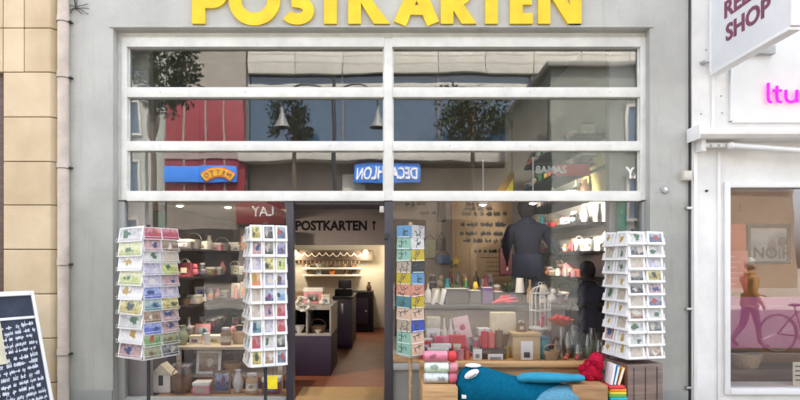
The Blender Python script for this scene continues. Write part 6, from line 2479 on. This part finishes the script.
# corner building to the right, nearer
cbx = thing('corner_building', 'dark grey corner building standing forward across the street', 'building', (12, -20, 0))
xb_, Hb_ = 7.0, CZ + 1.17 * 7.0
MB().box(xb_, 12.6, -YO + .6, -17.4, 0, Hb_).build('wall', plastermat('dark_grey_render', (.17, .18, .165), (.12, .12, .1)), cbx, smooth=False)
MB().box(xb_ - .25, 12.7, -YO + .6, -17.15, Hb_ + .01, Hb_ + .22, 0, .05).build('roof', cmat('slate_edge', (.16, .15, .14)), cbx)
for k in range(1):
    for fl in range(2):
        x = xb_ + 3.9 + k * 3.3
        f = MB()
        for bx in ((x - .8, x + .8, 0, .12), (x - .8, x + .8, 1.8, 1.92), (x - .8, x - .68, .121, 1.799), (x + .68, x + .8, .121, 1.799)):
            f.box(bx[0], bx[1], -17.41, -17.3, 3.2 + fl * 3 + bx[2], 3.2 + fl * 3 + bx[3], 0, .01)
        wdw = f.build('window', beam_m, cbx)
        MB().box(x - .7, x + .7, -17.38, -17.36, 3.25 + fl * 3, 5.0 + fl * 3).build('pane', win_blue, wdw, smooth=False)
m = MB()
m.text('LAY', .62, face_N(OX(641, 17.2), -17.2, OZ(177, 17.2)), 0, .012, .02)
m.build('lettering', white_ink, cbx, smooth=False)

# round projecting sign
t = thing('round_sign', 'dark round sign disc on a bracket beside the red building', 'sign', (OX(150, 20), -20, OZ(121, 20)))
c = V((OX(150, 20), -20, OZ(121, 20)))
Mq = Matrix.Rotation(R_(50), 4, 'Z') @ Matrix.Rotation(math.pi / 2, 4, 'X')
MB().lathe([(0, -.04), (.86, -.04), (.88, 0), (.86, .04), (0, .04)], c, 28, 0, Mq).build('disc', cmat('disc_brown', (.08, .055, .045)), t)
MB().cyl(c + V((-.3, 0, -.88)), V((c.x - .3, c.y, 0)), .06).build('pole', dark, t)

# street lamp with two curved arms
YL = 8.0
t = thing('street_lamp', 'dark street lamp post with two curved arms and bell shades', 'street lamp', (OX(333, YL), -YL, -.13))
xL = OX(333, YL)
zpt = OZ(72, YL)
MB().cyl((xL, -YL, -.13), (xL, -YL, zpt), .07, .045, 14).build('post', dark, t)
for s, pxe in ((-1, 279), (1, 378)):
    xe_ = OX(pxe, YL)
    m = MB()
    pts = []
    for i in range(15):
        a = math.pi * i / 14
        pts.append((xL + (xe_ - xL) * (1 - math.cos(a)) / 2, -YL, OZ(104, YL) + (OZ(80, YL) - OZ(104, YL)) * math.sin(a)))
    m.tube(pts, .028, 8)
    arm = m.build('arm', dark, t)
    m = MB()
    zl_ = OZ(104, YL)
    m.lathe([(.03, .02), (.05, -.1), (.10, -.28), (.16, -.42), (.22, -.52), (.20, -.52), (.14, -.42), (.0, -.3)], (xe_, -YL, zl_), 18)
    m.build('lamp_shade', cmat('lamp_grey', (.16, .165, .17), .5), arm)


def tree(x, y, z0, h, crown_r, crown_h, label, n=2600, seed=1, zc=None):
    rr = random.Random(seed)
    t = thing('street_tree', label, 'tree', (x, y, z0), 'trees across the street')
    m = MB()
    zc = zc if zc is not None else z0 + h - crown_h / 2
    m.tube([(x, y, z0), (x + .05, y, z0 + h * .3), (x - .03, y, zc - crown_h * .2), (x, y, zc + crown_h * .3)], [.16, .12, .09, .03], 10)
    for k in range(7):
        a = rr.uniform(0, 6.28)
        p0 = V((x, y, zc - crown_h * .3 + k * crown_h * .08))
        p1 = p0 + V((math.cos(a) * crown_r * .7, math.sin(a) * crown_r * .7, crown_h * .22))
        m.tube([p0, (p0 + p1) / 2 + V((0, 0, -.05)), p1], [.05, .035, .012], 6)
    m.build('trunk', bark, t)
    bm = bmesh.new()
    clumps = []
    for k in range(26):
        while True:
            v = V((rr.uniform(-1, 1), rr.uniform(-1, 1), rr.uniform(-1, 1)))
            if .25 < v.length < 1.15:
                break
        clumps.append((V((x + v.x * crown_r * .85, y + v.y * crown_r * .85, zc + v.z * crown_h * .45)), rr.uniform(.16, .40) * crown_r))
    for i in range(n):
        c, r = rr.choice(clumps)
        v = V((rr.gauss(0, 1), rr.gauss(0, 1), rr.gauss(0, 1))).normalized() * r * rr.uniform(.5, 1.05)
        p = c + v
        s = rr.uniform(.06, .13)
        a = V((rr.gauss(0, 1), rr.gauss(0, 1), rr.gauss(0, 1))).normalized()
        b = a.orthogonal().normalized()
        f = bm.faces.new([bm.verts.new(p + q_) for q_ in (a * s, b * s * .55, -a * s, -b * s * .55)])
        f.material_index = 1 if rr.random() < .12 else 0
    m = MB()
    m.merge(bm)
    m.build('crown', [leaf_a, leaf_b], t, smooth=False)


tree(OX(150, 15), -15, 0, 10, 1.75, 3.2, 'leafy street tree standing before the grey building', 3000, 3, zc=OZ(62, 15))
tree(OX(474, 22), -22, 0, 8.5, 2.1, 2.5, 'added dark round tree standing in for reflections in the office windows', 3000, 5, zc=OZ(115, 22))  # added tree, crown sized to imitate a reflection in the window band
tree(OX(293, 22), -22, 0, 8.5, 1.35, 2.4, 'added slim dark tree standing in for window reflections beside the lamp post', 2200, 8, zc=OZ(118, 22))  # likewise added to imitate a dark reflection in the office panes

# ================================================================== LIGHT
w = bpy.data.worlds.new('World')
sc.world = w
w.use_nodes = True
nt = w.node_tree
bg = nt.nodes['Background']
sky = nt.nodes.new('ShaderNodeTexSky')
sky.sky_type = 'NISHITA'
sky.sun_disc = False
EL, AZ = R_(60), R_(14)
sky.sun_elevation = EL
sky.sun_rotation = AZ
sky.air_density = 0.55
sky.dust_density = 4.0
sky.ozone_density = 0.0
hs = nt.nodes.new('ShaderNodeHueSaturation')
hs.inputs['Saturation'].default_value = .45
nt.links.new(sky.outputs[0], hs.inputs['Color'])
nt.links.new(hs.outputs['Color'], bg.inputs['Color'])
bg.inputs['Strength'].default_value = 0.15
sl = bpy.data.lights.new('sun', 'SUN')
sl.energy = 2.4
sl.angle = R_(.5)
sl.color = (1, .94, .83)
so = bpy.data.objects.new('sun', sl)
C.objects.link(so)
sd = V((math.sin(AZ) * math.cos(EL), math.cos(AZ) * math.cos(EL), math.sin(EL)))
so.rotation_euler = (-sd).to_track_quat('-Z', 'Y').to_euler()

WARM = (1, .83, .60)
spot(SP[0] + V((0, 0, -.03)), (-1.9, 1.2, .5), 9, R_(130), WARM)
spot(SP[1] + V((0, 0, -.03)), (-1.7, 2.0, .8), 11, R_(130), WARM)
spot(SP[2] + V((0, 0, -.03)), (1.0, .9, .5), 6, R_(130), WARM)
spot(SP[3] + V((0, 0, -.03)), (2.7, 2.0, 2.0), 26, R_(100), (1, .90, .76))
spot(SP[2] + V((0, .02, .02)), (1.0, 3.3, 1.9), 17, R_(110), (1, .76, .48))
point((-.6, 5.6, 2.35), 4, (1, .89, .74), .12)

vs = sc.view_settings
vs.view_transform = 'Standard'
vs.look = 'None'
vs.exposure = 3.2
vs.gamma = 1
vs.use_curve_mapping = False
sc.cycles.filter_width = 1.8
sc.cycles.max_bounces = 10
sc.cycles.transparent_max_bounces = 16
sc.cycles.caustics_reflective = False
sc.cycles.caustics_refractive = False
sc.cycles.sample_clamp_indirect = 6
